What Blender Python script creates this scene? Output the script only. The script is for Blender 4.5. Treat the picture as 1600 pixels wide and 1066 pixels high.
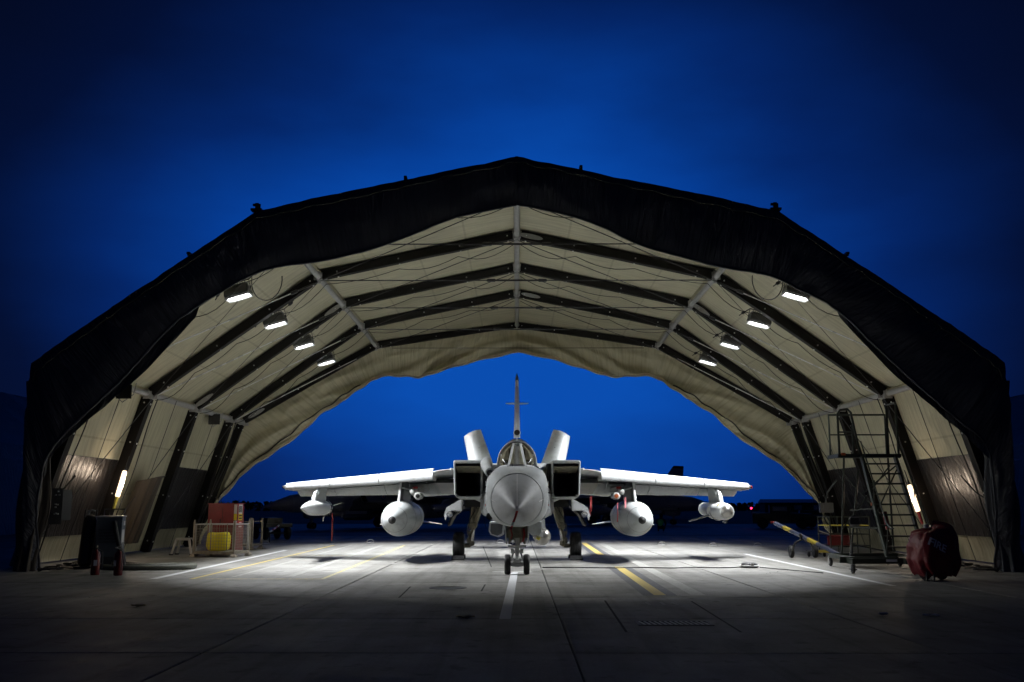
import bpy, bmesh, math, random
from mathutils import Vector, Matrix, noise
from mathutils.bvhtree import BVHTree
R = math.radians
random.seed(7)
sc = bpy.context.scene
for _o in list(bpy.data.objects):
    bpy.data.objects.remove(_o, do_unlink=True)
COL = sc.collection

# ------------------------------------------------------------------ camera
cam = bpy.data.cameras.new('camera')
cam.sensor_width = 36.0
cam.lens = 35.0
cam.clip_start = 0.1
cam.clip_end = 6000
camo = bpy.data.objects.new('camera', cam)
COL.objects.link(camo)
camo.location = (0, 0, 1.462)
camo.rotation_euler = (R(90) + 0.164, 0, 0.005)
sc.camera = camo

# ------------------------------------------------------------------ dusk sky
world = bpy.data.worlds.new('World')
sc.world = world
world.use_nodes = True
wn, wl = world.node_tree.nodes, world.node_tree.links
wn.clear()
w_out = wn.new('ShaderNodeOutputWorld')
w_bg = wn.new('ShaderNodeBackground')
w_bg.inputs['Strength'].default_value = 1.0
w_tc = wn.new('ShaderNodeTexCoord')
SUN_AZ = 0.0            # the sun has set behind the shelter (towards +Y)


def wmath(op, a, b=None, clamp=False):
    n = wn.new('ShaderNodeMath'); n.operation = op; n.use_clamp = clamp
    for i, v in enumerate((a, b)):
        if v is None:
            continue
        if isinstance(v, (int, float)):
            n.inputs[i].default_value = v
        else:
            wl.new(v, n.inputs[i])
    return n.outputs[0]


w_sky = wn.new('ShaderNodeTexSky')
w_sky.sky_type = 'NISHITA'
w_sky.sun_disc = False
w_sky.sun_elevation = R(-4.0)
w_sky.sun_rotation = R(SUN_AZ)
# twilight arch: blue glow low in the sky where the sun went down, fading with azimuth and height
w_nrm = wn.new('ShaderNodeVectorMath'); w_nrm.operation = 'NORMALIZE'
wl.new(w_tc.outputs['Generated'], w_nrm.inputs[0])
w_sep = wn.new('ShaderNodeSeparateXYZ'); wl.new(w_nrm.outputs[0], w_sep.inputs[0])
az = wmath('ARCTAN2', w_sep.outputs[0], w_sep.outputs[1])
el = wmath('ARCSINE', wmath('MINIMUM', w_sep.outputs[2], 0.99999))
da = wmath('POWER', wmath('ABSOLUTE', wmath('DIVIDE', az, R(22.0))), 2.0)
de = wmath('POWER', wmath('ABSOLUTE', wmath('DIVIDE', wmath('SUBTRACT', el, R(12.0)), R(15.6))), 2.0)
dd_ = wmath('POWER', wmath('ADD', da, de), 1.25)
glow = wmath('EXPONENT', wmath('MULTIPLY', dd_, -1.0))
# thin streaky cloud
w_map = wn.new('ShaderNodeMapping')
w_map.inputs['Scale'].default_value = (1.6, 1.6, 4.2)
w_map.inputs['Rotation'].default_value = (0.0, 0.45, 0.0)
w_map.inputs['Location'].default_value = (3.4, 0.0, 1.7)
wl.new(w_nrm.outputs[0], w_map.inputs['Vector'])
w_noi = wn.new('ShaderNodeTexNoise')
w_noi.inputs['Scale'].default_value = 1.5
w_noi.inputs['Detail'].default_value = 5.0
w_noi.inputs['Roughness'].default_value = 0.5
wl.new(w_map.outputs[0], w_noi.inputs['Vector'])
w_rng = wn.new('ShaderNodeMapRange')
w_rng.inputs['From Min'].default_value = 0.33
w_rng.inputs['From Max'].default_value = 0.68
w_rng.inputs['To Min'].default_value = 0.68
w_rng.inputs['To Max'].default_value = 1.16
wl.new(w_noi.outputs['Fac'], w_rng.inputs['Value'])
lum = wmath('MULTIPLY', glow, w_rng.outputs[0])
w_ramp = wn.new('ShaderNodeValToRGB')
wl.new(lum, w_ramp.inputs['Fac'])
els = w_ramp.color_ramp.elements
els[0].position = 0.0; els[0].color = (0.0010, 0.0026, 0.0120, 1)
els[1].position = 1.0; els[1].color = (0.0024, 0.074, 0.43, 1)
for p_, c_ in ((0.12, (0.0008, 0.0048, 0.032, 1)), (0.35, (0.0011, 0.0180, 0.130, 1)), (0.65, (0.0015, 0.0440, 0.285, 1))):
    e_ = els.new(p_); e_.color = c_
w_add = wn.new('ShaderNodeMixRGB'); w_add.blend_type = 'ADD'
w_add.inputs['Fac'].default_value = 0.004
wl.new(w_ramp.outputs['Color'], w_add.inputs['Color1'])
wl.new(w_sky.outputs['Color'], w_add.inputs['Color2'])
wl.new(w_add.outputs['Color'], w_bg.inputs['Color'])
wl.new(w_bg.outputs[0], w_out.inputs['Surface'])

# ------------------------------------------------------------------ exposure
sc.view_settings.view_transform = 'Standard'
sc.view_settings.look = 'None'
sc.view_settings.exposure = 0.0
sc.view_settings.gamma = 1.0
sc.view_settings.use_curve_mapping = False
sc.cycles.use_denoising = True
sc.cycles.max_bounces = 8
sc.cycles.sample_clamp_indirect = 4.0
FLOOD_W = 690.0         # watts of each roof floodlight
TUBE_W = 44.0

# ------------------------------------------------------------------ materials
MATS = {}


def mat(name, col, rough=0.6, metal=0.0, var=0.12, vscale=3.0, bump=0.0, bscale=20.0, stretch=None,
        spec=0.5, emit=None, estr=0.0, coord='Object', objrand=0.0, alpha=None, trans=0.0):
    """procedural principled material: base colour with noise wear and optional bump"""
    m = bpy.data.materials.new(name); m.use_nodes = True
    nt = m.node_tree; n, l = nt.nodes, nt.links
    b = n['Principled BSDF']
    b.inputs['Roughness'].default_value = rough
    b.inputs['Metallic'].default_value = metal
    b.inputs['Specular IOR Level'].default_value = spec
    if trans:
        b.inputs['Transmission Weight'].default_value = trans
    tc = n.new('ShaderNodeTexCoord')
    vec = tc.outputs[coord]
    if stretch:
        mp = n.new('ShaderNodeMapping'); mp.inputs['Scale'].default_value = stretch
        l.new(vec, mp.inputs['Vector']); vec = mp.outputs[0]
    nz = n.new('ShaderNodeTexNoise')
    nz.inputs['Scale'].default_value = vscale; nz.inputs['Detail'].default_value = 6.0
    nz.inputs['Roughness'].default_value = 0.6
    l.new(vec, nz.inputs['Vector'])
    mx = n.new('ShaderNodeMixRGB')
    c = Vector(col[:3])
    mx.inputs['Color1'].default_value = (*(c * (1 - var * 1.6)), 1)
    mx.inputs['Color2'].default_value = (*[min(0.95, v) for v in c * (1 + var * 1.6)], 1)
    l.new(nz.outputs['Fac'], mx.inputs['Fac'])
    out = mx.outputs[0]
    if objrand:
        oi = n.new('ShaderNodeObjectInfo')
        mr = n.new('ShaderNodeMapRange')
        mr.inputs['To Min'].default_value = 1 - objrand; mr.inputs['To Max'].default_value = 1 + objrand
        l.new(oi.outputs['Random'], mr.inputs['Value'])
        mu = n.new('ShaderNodeMixRGB'); mu.blend_type = 'MULTIPLY'; mu.inputs['Fac'].default_value = 1
        l.new(out, mu.inputs['Color1']); l.new(mr.outputs[0], mu.inputs['Color2'])
        out = mu.outputs[0]
    l.new(out, b.inputs['Base Color'])
    rr = n.new('ShaderNodeMapRange')
    rr.inputs['To Min'].default_value = max(0.03, rough - 0.1); rr.inputs['To Max'].default_value = min(1, rough + 0.1)
    l.new(nz.outputs['Fac'], rr.inputs['Value']); l.new(rr.outputs[0], b.inputs['Roughness'])
    if bump:
        nb = n.new('ShaderNodeTexNoise'); nb.inputs['Scale'].default_value = bscale; nb.inputs['Detail'].default_value = 4
        l.new(vec, nb.inputs['Vector'])
        bp = n.new('ShaderNodeBump'); bp.inputs['Strength'].default_value = bump; bp.inputs['Distance'].default_value = 0.05
        l.new(nb.outputs['Fac'], bp.inputs['Height']); l.new(bp.outputs[0], b.inputs['Normal'])
    if emit:
        b.inputs['Emission Color'].default_value = (*emit, 1); b.inputs['Emission Strength'].default_value = estr
    MATS[name] = m
    return m


def concrete_material(name, base, joints=False):
    m = bpy.data.materials.new(name); m.use_nodes = True
    nt = m.node_tree; n, l = nt.nodes, nt.links
    b = n['Principled BSDF']
    geo = n.new('ShaderNodeNewGeometry')
    pos = geo.outputs['Position']

    def nz(scale, det=6, rough=0.6, sx=(1, 1, 1)):
        mp = n.new('ShaderNodeMapping'); mp.inputs['Scale'].default_value = sx
        l.new(pos, mp.inputs['Vector'])
        t = n.new('ShaderNodeTexNoise'); t.inputs['Scale'].default_value = scale
        t.inputs['Detail'].default_value = det; t.inputs['Roughness'].default_value = rough
        l.new(mp.outputs[0], t.inputs['Vector']); return t.outputs['Fac']

    def ramp(f, p0, c0, p1, c1):
        r = n.new('ShaderNodeValToRGB'); l.new(f, r.inputs['Fac'])
        r.color_ramp.elements[0].position = p0; r.color_ramp.elements[0].color = (*c0, 1)
        r.color_ramp.elements[1].position = p1; r.color_ramp.elements[1].color = (*c1, 1)
        return r.outputs['Color']

    def mul(a, c):
        x = n.new('ShaderNodeMixRGB'); x.blend_type = 'MULTIPLY'; x.inputs['Fac'].default_value = 1
        l.new(a, x.inputs['Color1']); l.new(c, x.inputs['Color2']); return x.outputs[0]

    c = Vector(base)
    big = ramp(nz(0.35, 5), 0.30, c * 0.72, 0.72, c * 1.22)
    mid = ramp(nz(1.7, 8, 0.65, (1, 0.45, 1)), 0.32, (0.72, 0.72, 0.70), 0.62, (1.05, 1.05, 1.05))
    fine = ramp(nz(26, 6, 0.7), 0.30, (0.78, 0.78, 0.78), 0.66, (1.06, 1.06, 1.06))
    spot = ramp(nz(3.1, 3, 0.5), 0.30, (0.50, 0.49, 0.47), 0.40, (1, 1, 1))   # oil spots
    tyre = ramp(nz(1.0, 4, 0.6, (3.2, 0.10, 1)), 0.34, (0.70, 0.69, 0.67), 0.50, (1, 1, 1))   # rubber streaks along the taxi line
    tra = ramp(nz(1.0, 3, 0.5, (0.12, 1.4, 1)), 0.36, (0.84, 0.84, 0.82), 0.50, (1, 1, 1))
    col = mul(mul(mul(mul(mul(big, mid), fine), spot), tyre), tra)
    if not joints:
        oi = n.new('ShaderNodeObjectInfo')
        mr = n.new('ShaderNodeMapRange'); mr.inputs['To Min'].default_value = 0.88; mr.inputs['To Max'].default_value = 1.22
        l.new(oi.outputs['Random'], mr.inputs['Value'])
        col = mul(col, mr.outputs[0])
    l.new(col, b.inputs['Base Color'])
    rg = n.new('ShaderNodeMapRange'); rg.inputs['To Min'].default_value = 0.42; rg.inputs['To Max'].default_value = 0.85
    l.new(nz(1.1, 5), rg.inputs['Value']); l.new(rg.outputs[0], b.inputs['Roughness'])
    bp = n.new('ShaderNodeBump'); bp.inputs['Strength'].default_value = 0.35; bp.inputs['Distance'].default_value = 0.01
    l.new(nz(60, 6, 0.7), bp.inputs['Height']); l.new(bp.outputs[0], b.inputs['Normal'])
    MATS[name] = m


def paint_material(name, paint, under, keep):
    """worn road paint: the paint breaks up over the concrete colour"""
    m = bpy.data.materials.new(name); m.use_nodes = True
    nt = m.node_tree; n, l = nt.nodes, nt.links
    b = n['Principled BSDF']
    geo = n.new('ShaderNodeNewGeometry')
    t = n.new('ShaderNodeTexNoise'); t.inputs['Scale'].default_value = 9; t.inputs['Detail'].default_value = 9
    t.inputs['Roughness'].default_value = 0.75
    l.new(geo.outputs['Position'], t.inputs['Vector'])
    r = n.new('ShaderNodeValToRGB'); l.new(t.outputs['Fac'], r.inputs['Fac'])
    r.color_ramp.elements[0].position = keep - 0.06; r.color_ramp.elements[0].color = (*under, 1)
    r.color_ramp.elements[1].position = keep + 0.06; r.color_ramp.elements[1].color = (*paint, 1)
    l.new(r.outputs[0], b.inputs['Base Color'])
    b.inputs['Roughness'].default_value = 0.6
    MATS[name] = m


def fabric_material(name, col, rough, seams=True, bump=0.35):
    """coated fabric; UV.x runs along the arch, UV.y along the shelter (metres)"""
    m = bpy.data.materials.new(name); m.use_nodes = True
    nt = m.node_tree; n, l = nt.nodes, nt.links
    b = n['Principled BSDF']; b.inputs['Roughness'].default_value = rough
    b.inputs['Specular IOR Level'].default_value = 0.4
    uv = n.new('ShaderNodeUVMap')
    geo = n.new('ShaderNodeNewGeometry')
    t = n.new('ShaderNodeTexNoise'); t.inputs['Scale'].default_value = 0.9; t.inputs['Detail'].default_value = 7
    l.new(geo.outputs['Position'], t.inputs['Vector'])
    mx = n.new('ShaderNodeMixRGB'); c = Vector(col)
    mx.inputs['Color1'].default_value = (*(c * 0.72), 1); mx.inputs['Color2'].default_value = (*(c * 1.22), 1)
    l.new(t.outputs['Fac'], mx.inputs['Fac']); out = mx.outputs[0]
    # grime streaks down the arch
    mp = n.new('ShaderNodeMapping'); mp.inputs['Scale'].default_value = (0.35, 5.0, 1)
    l.new(uv.outputs[0], mp.inputs['Vector'])
    s = n.new('ShaderNodeTexNoise'); s.inputs['Scale'].default_value = 1.6; s.inputs['Detail'].default_value = 6
    l.new(mp.outputs[0], s.inputs['Vector'])
    sr = n.new('ShaderNodeValToRGB'); l.new(s.outputs['Fac'], sr.inputs['Fac'])
    sr.color_ramp.elements[0].position = 0.30; sr.color_ramp.elements[0].color = (0.74, 0.73, 0.70, 1)
    sr.color_ramp.elements[1].position = 0.55; sr.color_ramp.elements[1].color = (1, 1, 1, 1)
    mu = n.new('ShaderNodeMixRGB'); mu.blend_type = 'MULTIPLY'; mu.inputs['Fac'].default_value = 1
    l.new(out, mu.inputs['Color1']); l.new(sr.outputs[0], mu.inputs['Color2']); out = mu.outputs[0]
    if seams:   # welded seams: narrow darker double-thickness bands every 1.5 m
        sx = n.new('ShaderNodeSeparateXYZ'); l.new(uv.outputs[0], sx.inputs[0])
        md = n.new('ShaderNodeMath'); md.operation = 'PINGPONG'; md.inputs[1].default_value = 0.75
        l.new(sx.outputs[0], md.inputs[0])
        lt = n.new('ShaderNodeMath'); lt.operation = 'LESS_THAN'; lt.inputs[1].default_value = 0.03
        l.new(md.outputs[0], lt.inputs[0])
        mk = n.new('ShaderNodeMixRGB'); mk.blend_type = 'MULTIPLY'
        mk.inputs['Color2'].default_value = (0.80, 0.79, 0.76, 1)
        l.new(lt.outputs[0], mk.inputs['Fac']); l.new(out, mk.inputs['Color1']); out = mk.outputs[0]
    l.new(out, b.inputs['Base Color'])
    if bump:
        mp2 = n.new('ShaderNodeMapping'); mp2.inputs['Scale'].default_value = (0.5, 3.2, 1); mp2.inputs['Rotation'].default_value = (0, 0, 0.25)
        l.new(uv.outputs[0], mp2.inputs['Vector'])
        w = n.new('ShaderNodeTexNoise'); w.inputs['Scale'].default_value = 2.2; w.inputs['Detail'].default_value = 5
        w.inputs['Distortion'].default_value = 0.6
        l.new(mp2.outputs[0], w.inputs['Vector'])
        bp = n.new('ShaderNodeBump'); bp.inputs['Strength'].default_value = bump; bp.inputs['Distance'].default_value = 0.12
        l.new(w.outputs['Fac'], bp.inputs['Height']); l.new(bp.outputs[0], b.inputs['Normal'])
    MATS[name] = m


def jet_paint(name, col, rough):
    m = bpy.data.materials.new(name); m.use_nodes = True
    nt = m.node_tree; n, l = nt.nodes, nt.links
    b = n['Principled BSDF']
    tc = n.new('ShaderNodeTexCoord'); vec = tc.outputs['Object']
    t = n.new('ShaderNodeTexNoise'); t.inputs['Scale'].default_value = 1.6; t.inputs['Detail'].default_value = 8
    t.inputs['Roughness'].default_value = 0.65; l.new(vec, t.inputs['Vector'])
    c = Vector(col)
    mx = n.new('ShaderNodeMixRGB'); mx.inputs['Color1'].default_value = (*(c * 0.80), 1); mx.inputs['Color2'].default_value = (*(c * 1.16), 1)
    l.new(t.outputs['Fac'], mx.inputs['Fac'])
    # rain and oil streaks running back along the skin
    mp = n.new('ShaderNodeMapping'); mp.inputs['Scale'].default_value = (9, 0.7, 9); l.new(vec, mp.inputs['Vector'])
    s = n.new('ShaderNodeTexNoise'); s.inputs['Scale'].default_value = 1.2; s.inputs['Detail'].default_value = 5; l.new(mp.outputs[0], s.inputs['Vector'])
    r = n.new('ShaderNodeValToRGB'); l.new(s.outputs['Fac'], r.inputs['Fac'])
    r.color_ramp.elements[0].position = 0.28; r.color_ramp.elements[0].color = (0.80, 0.79, 0.77, 1)
    r.color_ramp.elements[1].position = 0.50; r.color_ramp.elements[1].color = (1, 1, 1, 1)
    mu = n.new('ShaderNodeMixRGB'); mu.blend_type = 'MULTIPLY'; mu.inputs['Fac'].default_value = 1
    l.new(mx.outputs[0], mu.inputs['Color1']); l.new(r.outputs[0], mu.inputs['Color2'])
    l.new(mu.outputs[0], b.inputs['Base Color'])
    rg = n.new('ShaderNodeMapRange'); rg.inputs['To Min'].default_value = rough - 0.08; rg.inputs['To Max'].default_value = rough + 0.12
    l.new(t.outputs['Fac'], rg.inputs['Value']); l.new(rg.outputs[0], b.inputs['Roughness'])
    MATS[name] = m


concrete_material('concrete', (0.245, 0.24, 0.225))
concrete_material('apron_concrete', (0.22, 0.22, 0.21), True)
paint_material('white_paint', (0.62, 0.63, 0.64), (0.24, 0.235, 0.215), 0.36)
paint_material('ghost_paint', (0.34, 0.34, 0.32), (0.24, 0.235, 0.215), 0.52)
paint_material('yellow_paint', (0.50, 0.38, 0.09), (0.24, 0.235, 0.215), 0.40)
paint_material('faint_yellow_paint', (0.55, 0.46, 0.14), (0.24, 0.235, 0.215), 0.48)
paint_material('black_paint', (0.055, 0.057, 0.065), (0.20, 0.20, 0.20), 0.38)
paint_material('oil_stain', (0.235, 0.23, 0.215), (0.13, 0.125, 0.115), 0.50)
mat('joint_filler', (0.02, 0.02, 0.02), 0.9)
mat('grass', (0.035, 0.05, 0.02), 0.9, var=0.3, vscale=0.4)
mat('hedge', (0.03, 0.045, 0.02), 0.9, var=0.4, vscale=0.8)
fabric_material('beige_fabric', (0.60, 0.565, 0.405), 0.48)
fabric_material('beige_curtain', (0.55, 0.51, 0.355), 0.55, seams=False, bump=0.5)
fabric_material('dark_band', (0.014, 0.011, 0.010), 0.34, seams=False, bump=0.75)
fabric_material('dark_cover', (0.085, 0.088, 0.105), 0.5, seams=False, bump=0.5)
fabric_material('shaded_skirt_fabric', (0.33, 0.31, 0.22), 0.55, seams=False)  # dirtier lining, with the dim light at the wall foot painted in
fabric_material('brown_drape', (0.075, 0.058, 0.042), 0.5, seams=False, bump=0.5)
mat('rib_beam', (0.007, 0.006, 0.0055), 0.65, var=0.25, spec=0.2)
mat('galvanised', (0.40, 0.40, 0.40), 0.5, metal=0.15, var=0.18, vscale=6)
mat('bright_rod', (0.80, 0.80, 0.80), 0.28, metal=0.25)
mat('dark_steel', (0.05, 0.05, 0.055), 0.45, metal=0.5)
mat('black_rubber', (0.016, 0.016, 0.017), 0.6, var=0.3, vscale=8, bump=0.3, bscale=30)
mat('black_plastic', (0.02, 0.02, 0.022), 0.4)
mat('cable_black', (0.015, 0.015, 0.015), 0.5)
jet_paint('jet_grey', (0.46, 0.485, 0.49), 0.42)
jet_paint('jet_radome', (0.42, 0.435, 0.445), 0.50)
jet_paint('jet_light', (0.66, 0.68, 0.69), 0.42)
jet_paint('jet_dark', (0.13, 0.135, 0.14), 0.45)
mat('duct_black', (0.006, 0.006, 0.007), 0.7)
mat('gear_olive', (0.22, 0.20, 0.145), 0.5, var=0.35, vscale=9, bump=0.3)
mat('gear_white', (0.62, 0.62, 0.60), 0.42, var=0.25, vscale=12)
mat('chrome', (0.75, 0.75, 0.75), 0.12, metal=1.0)
mat('lens_glass', (0.85, 0.87, 0.9), 0.1, metal=0.85)
mat('cockpit', (0.035, 0.034, 0.03), 0.7)
mat('seat_tan', (0.06, 0.05, 0.035), 0.8)
mat('red_marking', (0.42, 0.03, 0.03), 0.5)
mat('white_marking', (0.75, 0.75, 0.74), 0.5)
mat('blue_marking', (0.08, 0.14, 0.38), 0.5)
mat('pink_marking', (0.5, 0.22, 0.24), 0.5)
mat('metal_tip', (0.33, 0.32, 0.30), 0.3, metal=0.8)
mat('yellow_tag', (0.62, 0.55, 0.10), 0.5)
mat('orange_cap', (0.60, 0.13, 0.03), 0.5)
mat('streamer_red', (0.52, 0.045, 0.055), 0.65)
mat('streamer_pink', (0.62, 0.17, 0.19), 0.7)
mat('red_enamel', (0.19, 0.010, 0.012), 0.45, var=0.2, vscale=5)
mat('red_dark', (0.12, 0.010, 0.010), 0.4)
mat('red_cover', (0.19, 0.009, 0.017), 0.42, var=0.2, vscale=4, bump=0.25, bscale=9)
mat('yellow_bag', (0.72, 0.60, 0.015), 0.45, var=0.15, bump=0.4, bscale=10)
mat('stillage_steel', (0.27, 0.24, 0.19), 0.55, metal=0.3, var=0.4, vscale=10)
mat('alloy', (0.48, 0.47, 0.45), 0.4, metal=0.6, var=0.2)
mat('green_steel', (0.022, 0.030, 0.022), 0.42, var=0.25, vscale=6)
mat('blue_steel', (0.055, 0.065, 0.12), 0.4, var=0.2)
mat('cabinet_blue', (0.07, 0.085, 0.10), 0.38, var=0.2)
mat('hose_grey', (0.12, 0.125, 0.10), 0.6, var=0.3, vscale=12)
mat('sign_white', (0.75, 0.75, 0.75), 0.5)
mat('sign_yellow', (0.75, 0.60, 0.02), 0.5)
mat('band_yellow', (0.42, 0.32, 0.03), 0.5)
mat('ink_black', (0.012, 0.012, 0.012), 0.6)
mat('hi_vis', (0.14, 0.80, 0.24), 0.7, emit=None)
mat('dark_cloth', (0.02, 0.02, 0.028), 0.8)
mat('skin', (0.35, 0.2, 0.14), 0.6)
mat('truck_dark', (0.035, 0.04, 0.03), 0.4)
mat('leaf_brown', (0.50, 0.40, 0.22), 0.7, var=0.3, vscale=12)
mat('paper_white', (0.72, 0.74, 0.78), 0.7)
mat('lamp_body', (0.13, 0.13, 0.13), 0.35, metal=0.3)
mat('flood_lens', (0.9, 0.9, 0.9), 0.3, emit=(0.93, 0.97, 1.0), estr=18.0)
mat('tube_lens', (0.9, 0.88, 0.85), 0.3, emit=(1.0, 0.70, 0.46), estr=2.4)
mat('red_lamp', (0.6, 0.02, 0.05), 0.3, emit=(1.0, 0.03, 0.12), estr=6.0)
mat('panel_led', (0.6, 0.6, 0.6), 0.4)
mat('building_wall', (0.06, 0.06, 0.065), 0.8)


def glass_material(name, tint, opacity):
    m = bpy.data.materials.new(name); m.use_nodes = True
    n, l = m.node_tree.nodes, m.node_tree.links
    n.clear()
    o = n.new('ShaderNodeOutputMaterial'); mixs = n.new('ShaderNodeMixShader')
    tr = n.new('ShaderNodeBsdfTransparent'); tr.inputs['Color'].default_value = (*tint, 1)
    gs = n.new('ShaderNodeBsdfGlossy'); gs.inputs['Roughness'].default_value = 0.06
    gs.inputs['Color'].default_value = (0.9, 0.92, 0.95, 1)
    lw = n.new('ShaderNodeLayerWeight'); lw.inputs['Blend'].default_value = opacity
    l.new(lw.outputs['Fresnel'], mixs.inputs['Fac'])
    l.new(tr.outputs[0], mixs.inputs[1]); l.new(gs.outputs[0], mixs.inputs[2])
    l.new(mixs.outputs[0], o.inputs['Surface'])
    MATS[name] = m


glass_material('canopy_glass', (0.50, 0.47, 0.40), 0.22)
glass_material('screen_glass', (0.42, 0.38, 0.30), 0.22)


# ------------------------------------------------------------------ mesh helpers
class MB:
    def __init__(self):
        self.v = []; self.f = []; self.uv = None

    def add(self, vs, fs):
        k = len(self.v)
        self.v += [Vector(p) for p in vs]
        self.f += [tuple(i + k for i in f) for f in fs]
        return self

    def box(self, c, s, rot=None):
        c = Vector(c); hx, hy, hz = s[0] / 2, s[1] / 2, s[2] / 2
        ps = [Vector((x, y, z)) for x in (-hx, hx) for y in (-hy, hy) for z in (-hz, hz)]
        if rot is not None:
            ps = [rot @ p for p in ps]
        return self.add([p + c for p in ps], [(0, 1, 3, 2), (4, 6, 7, 5), (0, 4, 5, 1), (2, 3, 7, 6), (0, 2, 6, 4), (1, 5, 7, 3)])

    def tube(self, path, r, n=8, cap=True, squash=None):
        path = [Vector(p) for p in path]
        m = len(path)
        rs = r if isinstance(r, (list, tuple)) else [r] * m
        rings = []; up = None
        for i, p in enumerate(path):
            t = (path[min(i + 1, m - 1)] - path[max(i - 1, 0)]).normalized()
            if up is None:
                up = Vector((0, 0, 1)) if abs(t.z) < 0.9 else Vector((0, 1, 0))
            a = t.cross(up)
            if a.length < 1e-5:
                a = t.cross(Vector((1, 0, 0)))
            a.normalize(); b = a.cross(t).normalized(); up = b
            sa, sb = squash or (1, 1)
            rings.append([p + a * (math.cos(q) * rs[i] * sa) + b * (math.sin(q) * rs[i] * sb)
                          for q in [2 * math.pi * j / n for j in range(n)]])
        return self.loft(rings, cap, cap)

    def loft(self, rings, cap0=True, cap1=True, closed=True):
        k = len(self.v); n = len(rings[0])
        for rg in rings:
            self.v += [Vector(p) for p in rg]
        for i in range(len(rings) - 1):
            for j in range(n if closed else n - 1):
                a, b = k + i * n + j, k + i * n + (j + 1) % n
                self.f.append((a, b, b + n, a + n))
        if cap0:
            self.f.append(tuple(k + j for j in reversed(range(n))))
        if cap1:
            q = k + (len(rings) - 1) * n
            self.f.append(tuple(q + j for j in range(n)))
        return self

    def lathe(self, o, d, prof, n=24):
        o = Vector(o); d = Vector(d).normalized()
        a = d.cross(Vector((0, 0, 1)))
        if a.length < 1e-4:
            a = d.cross(Vector((1, 0, 0)))
        a.normalize(); b = a.cross(d)
        rings = [[o + d * t + a * (math.cos(q) * r) + b * (math.sin(q) * r) for q in [2 * math.pi * j / n for j in range(n)]]
                 for t, r in prof]
        return self.loft(rings, prof[0][1] > 1e-4, prof[-1][1] > 1e-4)

    def prism(self, poly, ext):
        """poly: 3-D outline, extruded by the vector ext"""
        n = len(poly); e = Vector(ext)
        ps = [Vector(p) for p in poly]
        return self.add(ps + [p + e for p in ps], [tuple(range(n))[::-1], tuple(range(n, 2 * n))] +
                        [(i, (i + 1) % n, (i + 1) % n + n, i + n) for i in range(n)])

    def grid(self, fn, nu, nv, uvfn=None):
        k = len(self.v)
        self.v += [Vector(fn(i / nu, j / nv)) for i in range(nu + 1) for j in range(nv + 1)]
        for i in range(nu):
            for j in range(nv):
                a = k + i * (nv + 1) + j
                self.f.append((a, a + 1, a + nv + 2, a + nv + 1))
        if uvfn:
            self.uv = (self.uv or {})
            for i in range(nu + 1):
                for j in range(nv + 1):
                    self.uv[k + i * (nv + 1) + j] = uvfn(i / nu, j / nv)
        return self

    def sphere(self, c, r, nu=12, nv=8, s=(1, 1, 1)):
        c = Vector(c)
        rings = []
        for i in range(nv + 1):
            ph = math.pi * (i / nv - 0.5); rr = max(1e-4, math.cos(ph)); z = math.sin(ph)
            rings.append([c + Vector((r * rr * math.cos(2 * math.pi * j / nu) * s[0], r * rr * math.sin(2 * math.pi * j / nu) * s[1], r * z * s[2])) for j in range(nu)])
        return self.loft(rings)

    def mesh(self, name, m, sharp=40, smooth=True):
        me = bpy.data.meshes.new(name)
        me.from_pydata([tuple(p) for p in self.v], [], self.f)
        bm = bmesh.new(); bm.from_mesh(me)
        bmesh.ops.recalc_face_normals(bm, faces=bm.faces)
        bm.to_mesh(me); bm.free()
        if self.uv:
            lay = me.uv_layers.new(name='UVMap')
            for lp in me.loops:
                if lp.vertex_index in self.uv:
                    lay.data[lp.index].uv = self.uv[lp.vertex_index]
        if smooth:
            me.polygons.foreach_set('use_smooth', [True] * len(me.polygons))
            me.set_sharp_from_angle(angle=R(sharp))
        me.materials.append(MATS[m])
        me.update()
        return me

    def build(self, name, m, parent=None, sharp=40, smooth=True):
        o = bpy.data.objects.new(name, self.mesh(name, m, sharp, smooth))
        COL.objects.link(o)
        if parent:
            o.parent = parent
        return o


def tag(o, label=None, cat=None, group=None, kind=None):
    if label: o['label'] = label
    if cat: o['category'] = cat
    if group: o['group'] = group
    if kind: o['kind'] = kind
    return o


def empty(name, loc=(0, 0, 0), rz=0.0, **kw):
    o = bpy.data.objects.new(name, None); COL.objects.link(o)
    o.location = loc; o.rotation_euler = (0, 0, rz); o.empty_display_size = 0.2
    return tag(o, **kw)


def copy_tree(o, parent=None):
    c = o.copy(); COL.objects.link(c)
    if parent: c.parent = parent
    for ch in list(o.children):
        copy_tree(ch, c)
    return c


def rect_sheet(x0, x1, y0, y1, z, seg=1):
    m = MB()
    for i in range(seg):
        a = y0 + (y1 - y0) * i / seg; b = y0 + (y1 - y0) * (i + 1) / seg
        m.add([(x0, a, z), (x1, a, z), (x1, b, z), (x0, b, z)], [(0, 1, 2, 3)])
    return m


def rotm(ax, deg):
    return Matrix.Rotation(R(deg), 3, ax)

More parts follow.
